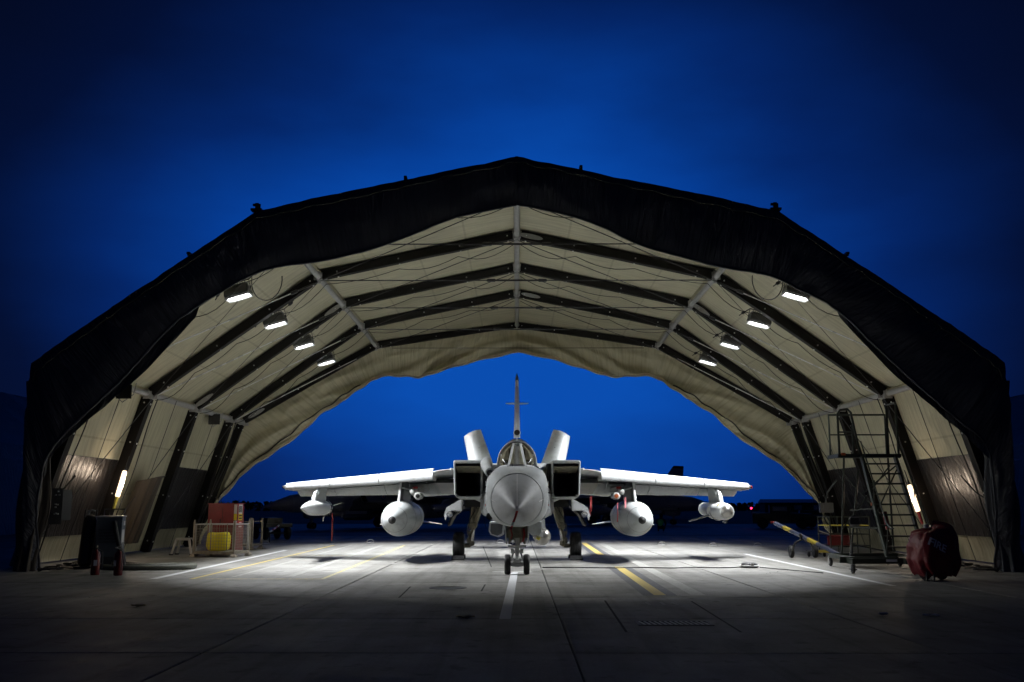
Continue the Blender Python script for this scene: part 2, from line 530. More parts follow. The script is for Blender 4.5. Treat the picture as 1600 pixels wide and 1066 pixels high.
# @@GROUND
# ------------------------------------------------------------------ ground
apron = rect_sheet(-400, 400, -60, 86, -0.022).build('apron', 'apron_concrete', smooth=False)
tag(apron, kind='structure')
far_grass = rect_sheet(-3000, 3000, 84, 5000, -0.012).build('grass_field', 'grass', smooth=False)
tag(far_grass, kind='structure')
PX, PY = 3.75, 3.10
slab_mb = MB()
hx, hy, ch, dp = PX / 2 - 0.012, PY / 2 - 0.010, 0.012, 0.02
slab_mb.loft([[(-hx, -hy, -dp), (hx, -hy, -dp), (hx, hy, -dp), (-hx, hy, -dp)],
              [(-hx, -hy, -ch * 0.6), (hx, -hy, -ch * 0.6), (hx, hy, -ch * 0.6), (-hx, hy, -ch * 0.6)],
              [(-hx + ch, -hy + ch, 0), (hx - ch, -hy + ch, 0), (hx - ch, hy - ch, 0), (-hx + ch, hy - ch, 0)]], False, True)
slab_me = slab_mb.mesh('concrete_slab', 'concrete', smooth=False)
joints = rect_sheet(-18.5, 19.5, -1, 52, -0.017).build('joint_filler', 'joint_filler', apron, smooth=False)
for ci in range(-5, 5):
    for ri in range(-4, 12):
        o = bpy.data.objects.new('concrete_slab', slab_me); COL.objects.link(o)
        o.location = (0.57 + (ci + 0.5) * PX, 13.5 + (ri + 0.5) * PY, random.uniform(-0.0016, 0.0))
        o.rotation_euler = (random.uniform(-1, 1) * 0.0006, random.uniform(-1, 1) * 0.0006, 0)
        o.parent = apron


def strip(name, m, pts, w, z=0.004):
    """painted line along pts (x, y) of width w"""
    mb = MB()
    vs = []
    for i, p in enumerate(pts):
        a = Vector(pts[max(0, i - 1)]); b = Vector(pts[min(len(pts) - 1, i + 1)])
        d = (b - a).normalized(); nrm = Vector((-d.y, d.x)) * w / 2
        vs += [(p[0] + nrm.x, p[1] + nrm.y, z), (p[0] - nrm.x, p[1] - nrm.y, z)]
    mb.add(vs, [(2 * i, 2 * i + 1, 2 * i + 3, 2 * i + 2) for i in range(len(pts) - 1)])
    return mb.build(name, m, apron, smooth=False)


strip('white_line', 'white_paint', [(-7.36, 20.6), (-7.70, 33.8)], 0.16)
strip('white_line', 'white_paint', [(6.95, 18.9), (7.0, 31.3)], 0.13)
strip('white_line', 'white_paint', [(-0.16, 13.42), (-0.06, 22.6)], 0.15)
strip('white_line', 'white_paint', [(-0.55, 22.75), (0.33, 22.75)], 0.10, 0.0075)
strip('white_line', 'ghost_paint', [(-11.2, 22.2), (-7.6, 22.2)], 0.10)
strip('white_line', 'ghost_paint', [(-11.2, 25.2), (-7.7, 25.2)], 0.10)
strip('white_line', 'ghost_paint', [(-11.2, 28.3), (-7.7, 28.3)], 0.10)
strip('white_line', 'ghost_paint', [(7.2, 24.3), (9.3, 24.3)], 0.10)
strip('white_line', 'ghost_paint', [(7.2, 27.0), (9.3, 27.0)], 0.10)
strip('yellow_line', 'yellow_paint', [(-6.58, 20.55), (-6.85, 38.0)], 0.09)
strip('yellow_line', 'faint_yellow_paint', [(-3.93, 20.55), (-4.2, 38.0)], 0.08)
strip('yellow_line', 'faint_yellow_paint', [(-6.55, 20.55), (-3.9, 20.55)], 0.09, 0.0075)
strip('yellow_line', 'faint_yellow_paint', [(-6.8, 30.2), (-4.1, 30.2)], 0.08, 0.0075)
strip('faded_line', 'ghost_paint', [(-4.75, 21.3), (-5.05, 38.0)], 0.16)
strip('faded_line', 'ghost_paint', [(-5.9, 21.2), (-6.2, 38.0)], 0.10)
strip('faded_line', 'ghost_paint', [(-6.3, 21.4), (-4.8, 21.4)], 0.12, 0.0075)
for a, b in ((16.9, 24.6), (30.5, 40.5)):
    strip('yellow_line', 'yellow_paint', [(2.36 + (a - 17) * 0.012, a), (2.36 + (b - 17) * 0.012, b)], 0.20, 0.0075)
    strip('dark_border', 'black_paint', [(2.36 + (a - 17) * 0.012, a - 0.05), (2.36 + (b - 17) * 0.012, b + 0.05)], 0.56)
strip('faded_line', 'ghost_paint', [(3.0, 16.9), (3.3, 40.0)], 0.24)
# ghost of old stencilled characters in front of the yellow line
ghost_shapes = [[(1.98, 15.75), (2.20, 15.75), (2.20, 15.30), (1.98, 15.30), (1.98, 15.75)],
                [(2.36, 15.75), (2.40, 15.30), (2.62, 15.30)],
                [(2.80, 15.78), (2.84, 15.28)]]
for g_ in ghost_shapes:
    strip('faded_character', 'ghost_paint', g_, 0.055)
# saw cuts in the slabs: narrow dark grooves with sealant
for pts in ([(1.37, 16.0), (1.28, 12.05)], [(2.70, 15.9), (2.62, 12.05)], [(-1.95, 18.7), (-1.90, 16.45)], [(-0.60, 19.2), (-0.62, 17.7)],
            [(-1.93, 17.75), (-0.62, 17.75)], [(-1.24, 37.0), (-0.62, 24.6)]):
    strip('saw_cut', 'joint_filler', pts, 0.032, 0.0035)

for cx_, cy_, ln, an in ((-2.2, 22.3, 1.8, .3), (1.5, 19.0, 1.4, 2.4), (5.2, 22.0, 2.2, .9), (-4.6, 17.4, 1.6, 2.9), (3.3, 26.3, 1.7, .2), (-5.6, 24.9, 1.3, 1.2), (-9.0, 18.6, 1.9, .5)):
    pts, px_, py_ = [], cx_, cy_
    for q in range(16):
        pts.append((px_, py_)); an2 = an + random.uniform(-.6, .6)
        px_ += math.cos(an2) * ln / 16; py_ += math.sin(an2) * ln / 16
    strip('crack', 'joint_filler', pts, 0.012, 0.0033)
for cx_, cy_, rx_, ry_ in ((0.3, 23.8, .5, .3), (-1.4, 26.5, .4, .6), (1.9, 27.6, .35, .5), (-3.3, 26.0, .35, .3), (0.2, 20.0, .25, .35)):
    rg = [(cx_ + rx_ * math.cos(a) * (1 + .35 * noise.noise(Vector((math.cos(a) * 2, math.sin(a) * 2, cx_)))), cy_ + ry_ * math.sin(a) * (1 + .35 * noise.noise(Vector((math.cos(a) * 2, 5, cy_))))) for a in [2 * math.pi * q / 28 for q in range(28)]]
    MB().add([(x, y, .003) for x, y in rg], [tuple(range(28))]).build('oil_stain', 'oil_stain', apron, smooth=False)

# drain with slotted iron cover
dr = empty('drain_cover', (0, 0, 0))
dr.parent = apron
fr = MB()
for x0, x1, y0, y1 in ((1.50, 2.44, 12.72, 12.76), (1.50, 2.44, 13.14, 13.18), (1.50, 1.54, 12.76, 13.14), (2.40, 2.44, 12.76, 13.14)):
    fr.box(((x0 + x1) / 2, (y0 + y1) / 2, 0.004), (x1 - x0, y1 - y0, 0.012))
fr.build('drain_frame', 'dark_steel', apron, smooth=False)
bars = MB()
for i in range(13):
    bars.box((1.575 + i * 0.066, 12.95, 0.003), (0.026, 0.37, 0.01), rotm('Z', 6))
tag(bars.build('drain_bars', 'galvanised', apron, smooth=False), kind='stuff')
rect_sheet(1.54, 2.40, 12.76, 13.14, 0.0028).build('drain_pit', 'duct_black', apron, smooth=False)
bpy.data.objects.remove(dr)
mh = MB().lathe((-1.25, 18.45, -0.01), (0, 0, 1), [(0, 0.34), (0.016, 0.34), (0.018, 0.30), (0.014, 0.29), (0.014, 0.0)], 28)
mh.build('manhole_cover', 'dark_steel', apron)

# ------------------------------------------------------------------ the shelter
AP, SH, EV, BS = (0.0, 9.36), (5.81, 8.11), (10.60, 4.63), (11.95, 0.0)
RIBS = [24.4, 28.5, 32.6, 36.7]
shelter = empty('fabric_shelter', (0, 32, 0), label='large dark canvas aircraft shelter with lit beige lining arching over the jet', cat='shelter')
SHO = Vector((0, 32, 0))


def SB(mb, name, m, parent=None, **kw):
    """build in world coordinates as a part of the shelter"""
    par = parent or shelter
    off = SHO if parent is None or parent.parent is shelter else Vector((0, 0, 0))
    mb.v = [p - off for p in mb.v]
    if parent is not None:
        o = mb.build(name, m, parent, **kw)
        return o
    return mb.build(name, m, shelter, **kw)


def frame_points(i, s):
    """apex, shoulder, eave and base (world) of frame i on side s; frame -1 is the front edge, 4 the splayed rear"""
    if i == -1:
        ys = (22.32, 22.32, 22.5, 23.5)
    elif i == 4:
        ys = (43.5, 40.5, 38.3, 37.35)
    else:
        ys = (RIBS[i],) * 4
    zs = (AP[1] - (0.08 if i == -1 else 0), SH[1] - {4: 0.12, -1: 0.20}.get(i, 0), EV[1], 0.0)
    xs = (0.0, SH[0], EV[0], BS[0] - (0.75 if i == -1 else 0))
    return [Vector((s * x, y, z)) for x, y, z in zip(xs, ys, zs)]


CENTER = Vector((0, 0, 2.0))


def offs(p, q, d, s):
    """outward offset direction of the facet between profile points p and q"""
    t = (q - p); t.y = 0; t.normalize()
    nrm = Vector((-t.z * -s, 0, t.x * s))
    nrm = Vector((t.z, 0, -t.x))
    mid = (p + q) / 2
    if nrm.dot(Vector((mid.x, 0, mid.z - 2.0))) < 0:
        nrm = -nrm
    return nrm * d


def fabric(pa, pb, qa, qb, lift, amp, seed, nu, nv, u0=0.0):
    """sheet from edge pa-pb (one frame) to qa-qb (next frame); slightly slack, wrinkled"""
    pa, pb, qa, qb = [Vector(v) for v in (pa, pb, qa, qb)]
    sgn = 1 if (pa.x + pb.x) > 0 else -1
    n1 = offs(pa, pb, 1.0, sgn)
    L = (pb - pa).length

    def fn(u, v):
        p = pa.lerp(pb, u).lerp(qa.lerp(qb, u), v)
        e = math.sin(math.pi * v) ** 0.6 * math.sin(math.pi * min(1, max(0, u))) ** 0.4
        w = noise.noise(Vector((u * L * 0.7 + seed, v * 3.1, seed * 1.7))) + 0.5 * noise.noise(Vector((u * L * 1.9, v * 7.0 + seed, seed)))
        pull = 0.5 * math.sin((u * L * 1.1 + v * 2.3) * 2.1 + seed) * noise.noise(Vector((u * 2, v * 2, seed)))
        return p + n1 * (lift + e * (amp * (w + pull) + 0.05))
    mb = MB().grid(fn, nu, nv, lambda u, v: (u0 + u * L, seed * 3.7 + v * 4.0))
    return mb


seed = 1.0
frames = [-1, 0, 1, 2, 3, 4]
for s in (-1, 1):
    for fi in range(len(frames) - 1):
        A = frame_points(frames[fi], s); B = frame_points(frames[fi + 1], s)
        bay = frames[fi]
        for k, nm in ((0, 'ridge_panel'), (1, 'roof_panel')):
            seed += 1.37
            SB(fabric(A[k], A[k + 1], B[k], B[k + 1], 0.17, 0.045, seed, 26, 16, k * 6.0), nm, 'beige_fabric')
        # wall in three strips where the dark band is sewn in
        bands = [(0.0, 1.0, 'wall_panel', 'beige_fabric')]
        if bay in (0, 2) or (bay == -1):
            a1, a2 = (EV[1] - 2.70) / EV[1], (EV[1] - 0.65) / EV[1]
            bands = [(0, a1, 'wall_panel', 'beige_fabric'), (a1, a2, 'dark_band', 'dark_band'), (a2, 1.0, 'skirt_panel', 'shaded_skirt_fabric')]
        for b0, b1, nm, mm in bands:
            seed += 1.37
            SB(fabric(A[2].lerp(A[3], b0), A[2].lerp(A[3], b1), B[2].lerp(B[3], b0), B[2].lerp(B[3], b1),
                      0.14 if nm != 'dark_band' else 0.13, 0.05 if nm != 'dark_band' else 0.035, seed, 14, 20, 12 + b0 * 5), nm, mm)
        # outer cover, 12 cm outside the lining
        for k in range(3):
            seed += 1.37
            SB(fabric(A[k], A[k + 1], B[k], B[k + 1], 0.25, 0.03, seed, 12, 8), 'outer_cover', 'dark_cover')

# lapped joints of the lining along the shoulder and eave lines
for s in (-1, 1):
    for fi in range(len(frames) - 1):
        A = frame_points(frames[fi], s); B = frame_points(frames[fi + 1], s)
        for k, up in ((0, (0, .17)), (1, (.07, .17)), (2, (.15, .09))):
            if k == 0 and s == 1:
                continue
            d = Vector((s * up[0], 0, up[1]))
            SB(MB().tube([A[k] + d, B[k] + d], 0.10, 10), 'lap_joint', 'beige_fabric')

# arch ribs, one mesh per beam, jointed at the brackets
for i in (0, 1, 2, 3, 4):
    for s in (-1, 1):
        P = frame_points(i, s)
        for k, nm in ((0, 'ridge_beam'), (1, 'roof_beam'), (2, 'wall_beam')):
            a, b = P[k].copy(), P[k + 1].copy()
            t = (b - a).normalized()
            n1 = offs(a, b, 1.0, s); yv = t.cross(n1).normalized()
            a2 = a + t * 0.12; b2 = b - t * (0.10 if k < 2 else 0.0)
            w, dpt = 0.115, 0.13
            if k == 2: w = 0.14
            prof = [(-w, -dpt), (w, -dpt), (w, dpt), (-w, dpt)]
            mb = MB().loft([[q + yv * x + n1 * z for x, z in prof] for q in (a2, a2.lerp(b2, .5) + n1 * 0.02, b2)])
            beam = SB(mb, nm, 'rib_beam', smooth=False)
            bl = MB()
            L = (b2 - a2).length
            for q in (0.03, 0.28, 0.6, 0.92):
                c = a2.lerp(b2, q) - n1 * (dpt + 0.005)
                bl.lathe(c - SHO, -n1, [(0, 0.028), (0.02, 0.022), (0.024, 0)], 8)
                c2 = a2.lerp(b2, q) - yv * (w + 0.002) * (1 if yv.y > 0 else -1)
                bl.lathe(c2 - SHO, -yv * (1 if yv.y > 0 else -1), [(0, 0.024), (0.02, 0.02), (0.024, 0)], 8)
            tag(bl.build('bolts', 'bright_rod', beam), kind='stuff')

# front edge tube under the valance
for s in (-1, 1):
    P = frame_points(-1, s)
    SB(MB().tube([p + Vector((0, 0.08, 0.1)) for p in P], 0.06, 8), 'front_edge_tube', 'dark_steel')

# purlin poles and brackets
ysr = [22.4] + RIBS
poles = [('ridge_pole', [(0, 22.4, AP[1] - 0.02), (0, 36.7, AP[1] - 0.02), (0, 43.5, AP[1] - 0.02), (0, 43.75, AP[1] - 0.45)])]
for s in (-1, 1):
    poles.append(('shoulder_pole', [(s * SH[0], 22.5, SH[1] - 0.04), (s * SH[0], 36.7, SH[1] - 0.04), (s * SH[0], 40.5, SH[1] - 0.16)]))
    poles.append(('eave_pole', [(s * EV[0], 22.7, EV[1]), (s * EV[0], 36.7, EV[1]), (s * EV[0], 38.3, EV[1])]))
for nm, pts in poles:
    SB(MB().tube(pts, 0.085, 12), nm, 'galvanised')
for i in (0, 1, 2, 3, 4):
    for s in (-1, 1):
        P = frame_points(i, s)
        for k in range(3):
            if k == 0 and s == 1:
                continue
            p = P[k]
            mb = MB()
            mb.box(p + Vector((0, 0, -0.03)), (0.24, 0.30, 0.22))
            mb.tube([p + Vector((0, -0.19, 0)), p + Vector((0, 0.19, 0))], 0.115, 10)
            mb.box(p + Vector((-s * 0.14 if k else 0.17, 0, -0.07)), (0.22, 0.06, 0.12))
            if k == 0: mb.box(p + Vector((-0.17, 0, -0.07)), (0.22, 0.06, 0.12))
            mb.box(p + Vector((0, 0, -0.17)), (0.10, 0.10, 0.10))
            SB(mb, 'bracket', 'galvanised', smooth=False)


def rod(a, b, r=0.014, m='dark_steel', sag=0.0, name='tie_rod'):
    a, b = Vector(a), Vector(b)
    n = 9 if sag else 2
    pts = [a.lerp(b, i / (n - 1)) - Vector((0, 0, sag * math.sin(math.pi * i / (n - 1)))) for i in range(n)]
    return SB(MB().tube(pts, r, 6), name, m)


def turnbuckle(p, d):
    d = Vector(d).normalized(); p = Vector(p)
    mb = MB().tube([p - d * 0.14, p - d * 0.10, p + d * 0.10, p + d * 0.14], [0.02, 0.05, 0.05, 0.02], 8)
    SB(mb, 'turnbuckle', 'black_plastic')


for i in range(4):
    y = RIBS[i]
    z = SH[1] - 0.13
    rod((-SH[0], y, z), (SH[0], y, z), 0.016, 'dark_steel')
    for q in (-0.75, 0.75):
        turnbuckle((q, y, z), (1, 0, 0))
    SB(MB().tube([(-0.62, y, z), (0.62, y, z)], 0.028, 8), 'tie_sleeve', 'black_plastic')
rod((-5.6, 41.0, 7.95), (5.6, 41.0, 7.95), 0.014, 'dark_steel')
for s in (-1, 1):
    for i in range(4):
        A = frame_points(i, s); B = frame_points(i + 1, s)
        dn = Vector((0, 0, -0.16))
        rod(A[0] + dn, B[1] + dn, 0.013)                                    # apex to next shoulder
        rod(B[1] + dn, A[2] + Vector((-s * 0.12, 0, -0.08)), 0.019, 'bright_rod', name='brace_rod')     # shoulder to previous eave
        t = (A[2] - B[1]).normalized()
        turnbuckle(B[1] + dn + t * 0.9, t)
        SB(MB().tube([B[1] + dn, B[1] + dn + t * 0.85], 0.028, 8), 'brace_sleeve', 'black_plastic')
        rod(B[2] + Vector((-s * 0.1, 0, -0.12)), A[3] + Vector((-s * 0.12, 0, 0.25)), 0.013, 'dark_steel')
        if i < 3:
            rod(A[1] + dn, B[2] + Vector((-s * 0.12, 0, -0.1)), 0.008, 'dark_steel')
        rod(A[2] + Vector((-s * 0.15, 1.9, 0)), A[3] + Vector((-s * 0.12, 1.9, 0.05)), 0.010, 'dark_steel')
# slack electrical cables under the ribs and loops by the lamps
for s in (-1, 1):
    for i in range(4):
        P = frame_points(i, s)
        n1 = Vector((0, 0.25, -0.22))
        pts = []
        for k, q in ((0, 0.02), (0, 0.3), (0, 0.6), (0, 0.97), (1, 0.25), (1, 0.5), (1, 0.75), (1, 0.98)):
            p = P[k].lerp(P[k + 1], q) + n1
            pts.append(p)
        full = []
        for j in range(len(pts) - 1):
            for e in range(6):
                u = e / 6
                full.append(pts[j].lerp(pts[j + 1], u) - Vector((0, 0, 0.16 * math.sin(math.pi * u) * (1 + 0.5 * math.sin(j * 2.1 + i)))))
        full.append(pts[-1])
        SB(MB().tube(full, 0.011, 5), 'power_cable', 'cable_black')
    q = Vector((s * 6.55, 25.2, 7.35))
    SB(MB().tube([q + Vector((s * 0.42 * math.cos(a), 0.05 * a, 0.55 * math.sin(a) - 0.05)) for a in [math.pi * (0.95 + 1.1 * e / 16) for e in range(17)]], 0.014, 6), 'cable_loop', 'cable_black')
    # cables and pipe lashed down the wall beside the first ribs
    for d0 in (24.75, 28.85, 37.0):
        pts = [Vector((s * (EV[0] - 0.15 + (BS[0] - EV[0]) * u), d0 + 0.08 * math.sin(u * 9 + d0), EV[1] * (1 - u) - 0.1 * (1 - u))) for u in [e / 12 for e in range(13)]]
        SB(MB().tube(pts, 0.018, 6), 'wall_cable', 'cable_black')
    pts = [Vector((s * (EV[0] + 0.42 + 0.2 * math.sin(3.14 * u) ), 23.4 + 1.6 * u, 2.2 - 0.55 * math.sin(math.pi * u))) for u in [e / 14 for e in range(15)]]
    SB(MB().tube(pts, 0.02, 6), 'wall_cable', 'cable_black')
    # unlit cable reels of chain hoists at the front post
    pts = [Vector((s * (11.0 + 0.04 * math.sin(u * 14)), 23.0 + 0.05 * math.sin(u * 9), 3.2 - 3.0 * u)) for u in [e / 20 for e in range(21)]]
    SB(MB().tube(pts, 0.014, 5), 'chain', 'galvanised')

# splice plates riveted on some beams
for (i, k, s, q) in ((1, 0, 1, 0.07), (2, 1, -1, 0.06), (2, 1, 1, 0.06), (2, 1, -1, 0.93), (3, 0, 1, 0.09), (4, 1, -1, 0.9)):
    P = frame_points(i, s)
    a, b = P[k], P[k + 1]; t = (b - a).normalized(); n1 = offs(a, b, 1.0, s); yv = t.cross(n1).normalized()
    yv = -yv if yv.y > 0 else yv
    c = a.lerp(b, q) + yv * 0.122
    mb = MB().loft([[c + t * (0.32 * math.cos(w) * 1.15) + n1 * (0.075 * math.sin(w)) + yv * h for w in [2 * math.pi * e / 16 for e in range(16)]] for h in (0, 0.012)])
    SB(mb, 'splice_plate', 'galvanised')

# front valance: heavy dark canvas hanging from the front edge
VO = [(0.0, 9.47), (1.5, 9.14), (3.0, 8.82), (4.6, 8.48), (6.02, 8.15), (7.3, 7.24), (8.4, 6.47), (9.5, 5.70), (10.4, 5.04), (10.92, 4.62), (11.12, 3.6), (11.15, 1.6), (11.15, 0.02)]
VI_L = [(0.0, 8.40), (1.50, 8.06), (2.85, 7.52), (4.3, 7.10), (5.75, 6.86), (6.75, 6.36), (7.85, 5.58), (8.70, 4.62), (9.45, 3.80), (10.25, 3.00), (10.72, 2.35), (10.88, 1.2), (10.90, 0.02)]
VI_R = [(0.0, 8.40), (1.45, 8.06), (2.80, 7.46), (4.3, 7.00), (5.70, 6.73), (6.40, 6.42), (7.35, 5.86), (8.35, 4.86), (9.2, 4.03), (10.0, 3.30), (10.65, 2.70), (10.82, 1.2), (10.85, 0.02)]


def poly_at(P, u):
    x = u * (len(P) - 1); i = min(int(x), len(P) - 2); f = x - i
    # Catmull-Rom for a soft edge
    p0, p1, p2, p3 = P[max(i - 1, 0)], P[i], P[i + 1], P[min(i + 2, len(P) - 1)]
    return [0.5 * (2 * b + (c - a) * f + (2 * a - 5 * b + 4 * c - d) * f * f + (3 * b - a - 3 * c + d) * f ** 3) for a, b, c, d in zip(p0, p1, p2, p3)]


def lin_at(P, u):
    x = u * (len(P) - 1); i = min(int(x), len(P) - 2); f = x - i
    return [a + (b - a) * f for a, b in zip(P[i], P[i + 1])]


for s, VI in ((-1, VI_L), (1, VI_R)):
    def vfn(u, v, s=s, VI=VI, back=0.0):
        a = Vector(lin_at(VO, u)); b = Vector(poly_at(VI, u))
        p = a.lerp(b, v)
        w = 0.07 * noise.noise(Vector((u * 26 + s * 9, v * 1.5, 3.3))) + 0.05 * noise.noise(Vector((u * 60, v * 3, 8 + s)))
        w += 0.10 * v * noise.noise(Vector((u * 11 + 40 * s, 0.4, 1.0)))
        y0 = 22.22 if u < 0.75 else 22.22 + (u - 0.75) * 3.2
        return Vector((s * p.x, y0 - 0.10 + w + 0.28 * v * v + back, p.y))
    SB(MB().grid(vfn, 120, 14, lambda u, v: (v * 1.5, u * 18)), 'valance', 'dark_cover')
    SB(MB().grid(lambda u, v: vfn(u, v * 0.985, back=0.05), 120, 14, lambda u, v: (v * 1.5, u * 18)), 'valance_lining', 'dark_cover')
    hem = [vfn(e / 90, 1.0) for e in range(91)]
    SB(MB().tube(hem, 0.028, 6), 'valance_hem', 'dark_cover')
    SB(MB().tube([vfn(e / 90, 0.13) + Vector((0, -0.03, 0.02 * math.sin(e * 1.7))) for e in range(70)], 0.018, 5), 'lacing_rope', 'hose_grey')
    # loose inner flap that hangs behind the valance on the lower slope
    FO = [(7.3, 6.2), (8.0, 5.55), (9.0, 4.9), (10.0, 4.2), (10.6, 3.7)]
    FI = [(7.45, 5.75), (8.5, 4.55), (9.4, 3.72), (10.15, 3.02), (10.65, 2.5)]

    def ffn(u, v, s=s):
        a = Vector(lin_at(FO, u)); b = Vector(poly_at(FI, u)); p = a.lerp(b, v)
        return Vector((s * p.x, 22.62 + 0.07 * noise.noise(Vector((u * 9, v * 3, s * 4))), p.y))
    SB(MB().grid(ffn, 40, 8, lambda u, v: (v, u * 6)), 'inner_flap', 'dark_cover')
    # gathered corner of the front curtain, tied back at the post
    def cfn(u, v, s=s):
        z = 4.3 * (1 - v)
        rr = 0.20 + 0.10 * math.cos(v * 5.0) ** 2
        a = u * 2 * math.pi
        fold = 1 + 0.22 * math.sin(a * 7 + v * 2) + 0.15 * noise.noise(Vector((u * 8, v * 5, s)))
        return Vector((s * (11.03 + 0.12 * v) + math.cos(a) * rr * fold, 23.0 + 0.15 * math.sin(v * 3) + math.sin(a) * rr * fold, z))
    SB(MB().grid(cfn, 72, 24, lambda u, v: (v * 4, u * 2)), 'gathered_curtain', 'brown_drape' if s < 0 else 'dark_cover')

# rear curtain: beige canvas tied up under the splayed rear arch
RT = [(0, 43.65, 9.62), (2.95, 42.1, 8.98), (5.98, 40.6, 8.22), (8.42, 39.5, 6.50), (10.82, 38.4, 4.72), (11.5, 37.9, 2.36), (12.15, 37.5, 0.02)]
RB = [(0.0, 43.3, 8.10), (1.87, 42.6, 7.72), (3.5, 42.1, 7.12), (4.6, 41.7, 6.90), (5.75, 41.2, 6.72), (6.5, 40.5, 6.08), (7.3, 40.0, 5.50), (8.25, 39.2, 4.60), (9.4, 38.7, 3.58), (10.45, 38.4, 2.75), (11.2, 38.1, 1.65), (11.55, 37.9, 0.7), (11.7, 37.8, 0.05)]
for s in (-1, 1):
    def rfn(u, v, s=s):
        # match by x so that the cloth hangs straight
        a = Vector(lin_at(RT, u)); b = Vector(poly_at(RB, u))
        xb = b.x
        p = a.lerp(b, v)
        d1 = abs(u - 0.335)          # gathered at the shoulder tie
        tie = math.exp(-(d1 / 0.045) ** 2)
        swag = 0.9 * math.sin(math.pi * min(1, u / 0.335)) if u < 0.335 else 0.5 * math.sin(math.pi * min(1, (u - 0.335) / 0.6))
        fold = 0.26 * math.sin(v * 13 + 6 * math.cos(u * 9)) * v * v * (1 - 0.6 * tie) + 0.05 * math.sin(u * 160) * tie * v
        w = 0.34 * noise.noise(Vector((u * 9 + s * 5, v * 3.2, 2))) + 0.08 * noise.noise(Vector((u * 30, v * 9, s * 3)))
        return Vector((s * p.x, p.y - 0.15 - fold - w * v * 0.9, p.z + 0.10 * v * (1 - v) - swag * v * 0.15 + 0.04 * w * v))
    SB(MB().grid(rfn, 140, 30, lambda u, v: (v * 2, u * 17)), 'rear_curtain', 'beige_curtain')
    for off_, r_ in ((0.0, 0.036), (0.09, 0.026)):
        SB(MB().tube([rfn(e / 120, 1.0) + Vector((0, -0.05, off_ + 0.025 * math.sin(e * 0.9))) for e in range(121)], r_, 7), 'curtain_hem', 'beige_curtain')
    SB(MB().tube([rfn(0.40 + 0.55 * e / 60, 0.90) + Vector((-s * 0.02, -0.10, 0.03 * math.sin(e))) for e in range(61)], 0.028, 6), 'tie_rope', 'cable_black')
    dots = MB()
    for e in range(9):
        for k2 in (0, 1):
            c = rfn(0.05 + k2 * 0.34 + e * 0.028, 0.10) + Vector((0, -0.04, 0))
            dots.lathe(c - SHO, (0, -1, 0), [(0, 0.035), (0.012, 0.02), (0.013, 0)], 8)
    tag(dots.build('eyelets', 'dark_steel', shelter), kind='stuff')

# fittings on the roof line
for x, z, sc_ in ((-6.05, 8.20, .75), (6.0, 8.20, .75), (-7.57, 7.16, 0.22), (7.6, 7.14, 0.22), (1.5, 9.23, 0.2), (-2.6, 8.98, 0.2)):
    mb = MB()
    mb.box((x, 22.35, z + 0.05), (0.34 * sc_, 0.2, 0.05)); mb.box((x, 22.35, z + 0.14 * sc_), (0.08, 0.08, 0.3 * sc_))
    mb.box((x - 0.05 * sc_, 22.35, z + 0.24 * sc_), (0.16 * sc_, 0.06, 0.05)); mb.tube([(x + 0.08 * sc_, 22.35, z), (x + 0.08 * sc_, 22.35, z + 0.27 * sc_)], 0.03 * sc_, 6)
    SB(mb, 'roof_fitting', 'dark_steel', smooth=False)

# brown drape hood and duct sleeve on the wall of the second bay (left)
def dfn(u, v):
    a = u * math.pi
    z = 2.45 - 2.1 * v
    flare = 0.42 + 0.12 * v
    k = 1 + 0.10 * math.sin(u * 40) * v
    return Vector((-10.66 - 1.35 * (4.63 - z) / 4.63 + 0.62 * math.sin(a) ** .7 * k * (1 - 0.30 * v), 30.4 - flare * math.cos(a) * k, z + 0.16 * math.sin(a) * (1 - v) - 0.25 * max(0, .12 - v) / .12))
SB(MB().grid(dfn, 40, 14, lambda u, v: (v * 2, u * 3)), 'sleeve_drape', 'brown_drape')

# wall control panel beside the front rib (left)
cp = SB(MB().box((-11.25, 24.62, 1.48), (0.22, 0.62, 0.74), rotm('Z', -35)).box((-11.13, 24.28, 1.45), (0.12, 0.28, 0.86), rotm('Z', -55)), 'control_panel', 'black_plastic', smooth=False)
leds = MB()
for dx, dz in ((0.02, 0.30), (-0.03, 0.22), (0.06, 0.22), (-0.02, 0.0), (0.03, -0.01), (-0.02, -0.07), (0.0, -0.22), (-0.04, -0.23), (0.05, -0.23)):
    leds.box((-11.06 + dx, 24.17 - dx * 0.2, 1.50 + dz), (0.035, 0.03, 0.03))
tag(SB(leds, 'panel_labels', 'panel_led', smooth=False), kind='stuff')
# small grey junction box on the right rear post
SB(MB().box((10.15, 33.2, 1.40), (0.42, 0.22, 0.32)).tube([(10.15, 33.25, 1.55), (10.25, 33.3, 1.9), (10.6, 33.4, 2.3)], 0.03, 6).box((10.15, 33.06, 1.42), (0.25, 0.02, 0.15)), 'junction_box', 'cabinet_blue', smooth=False)


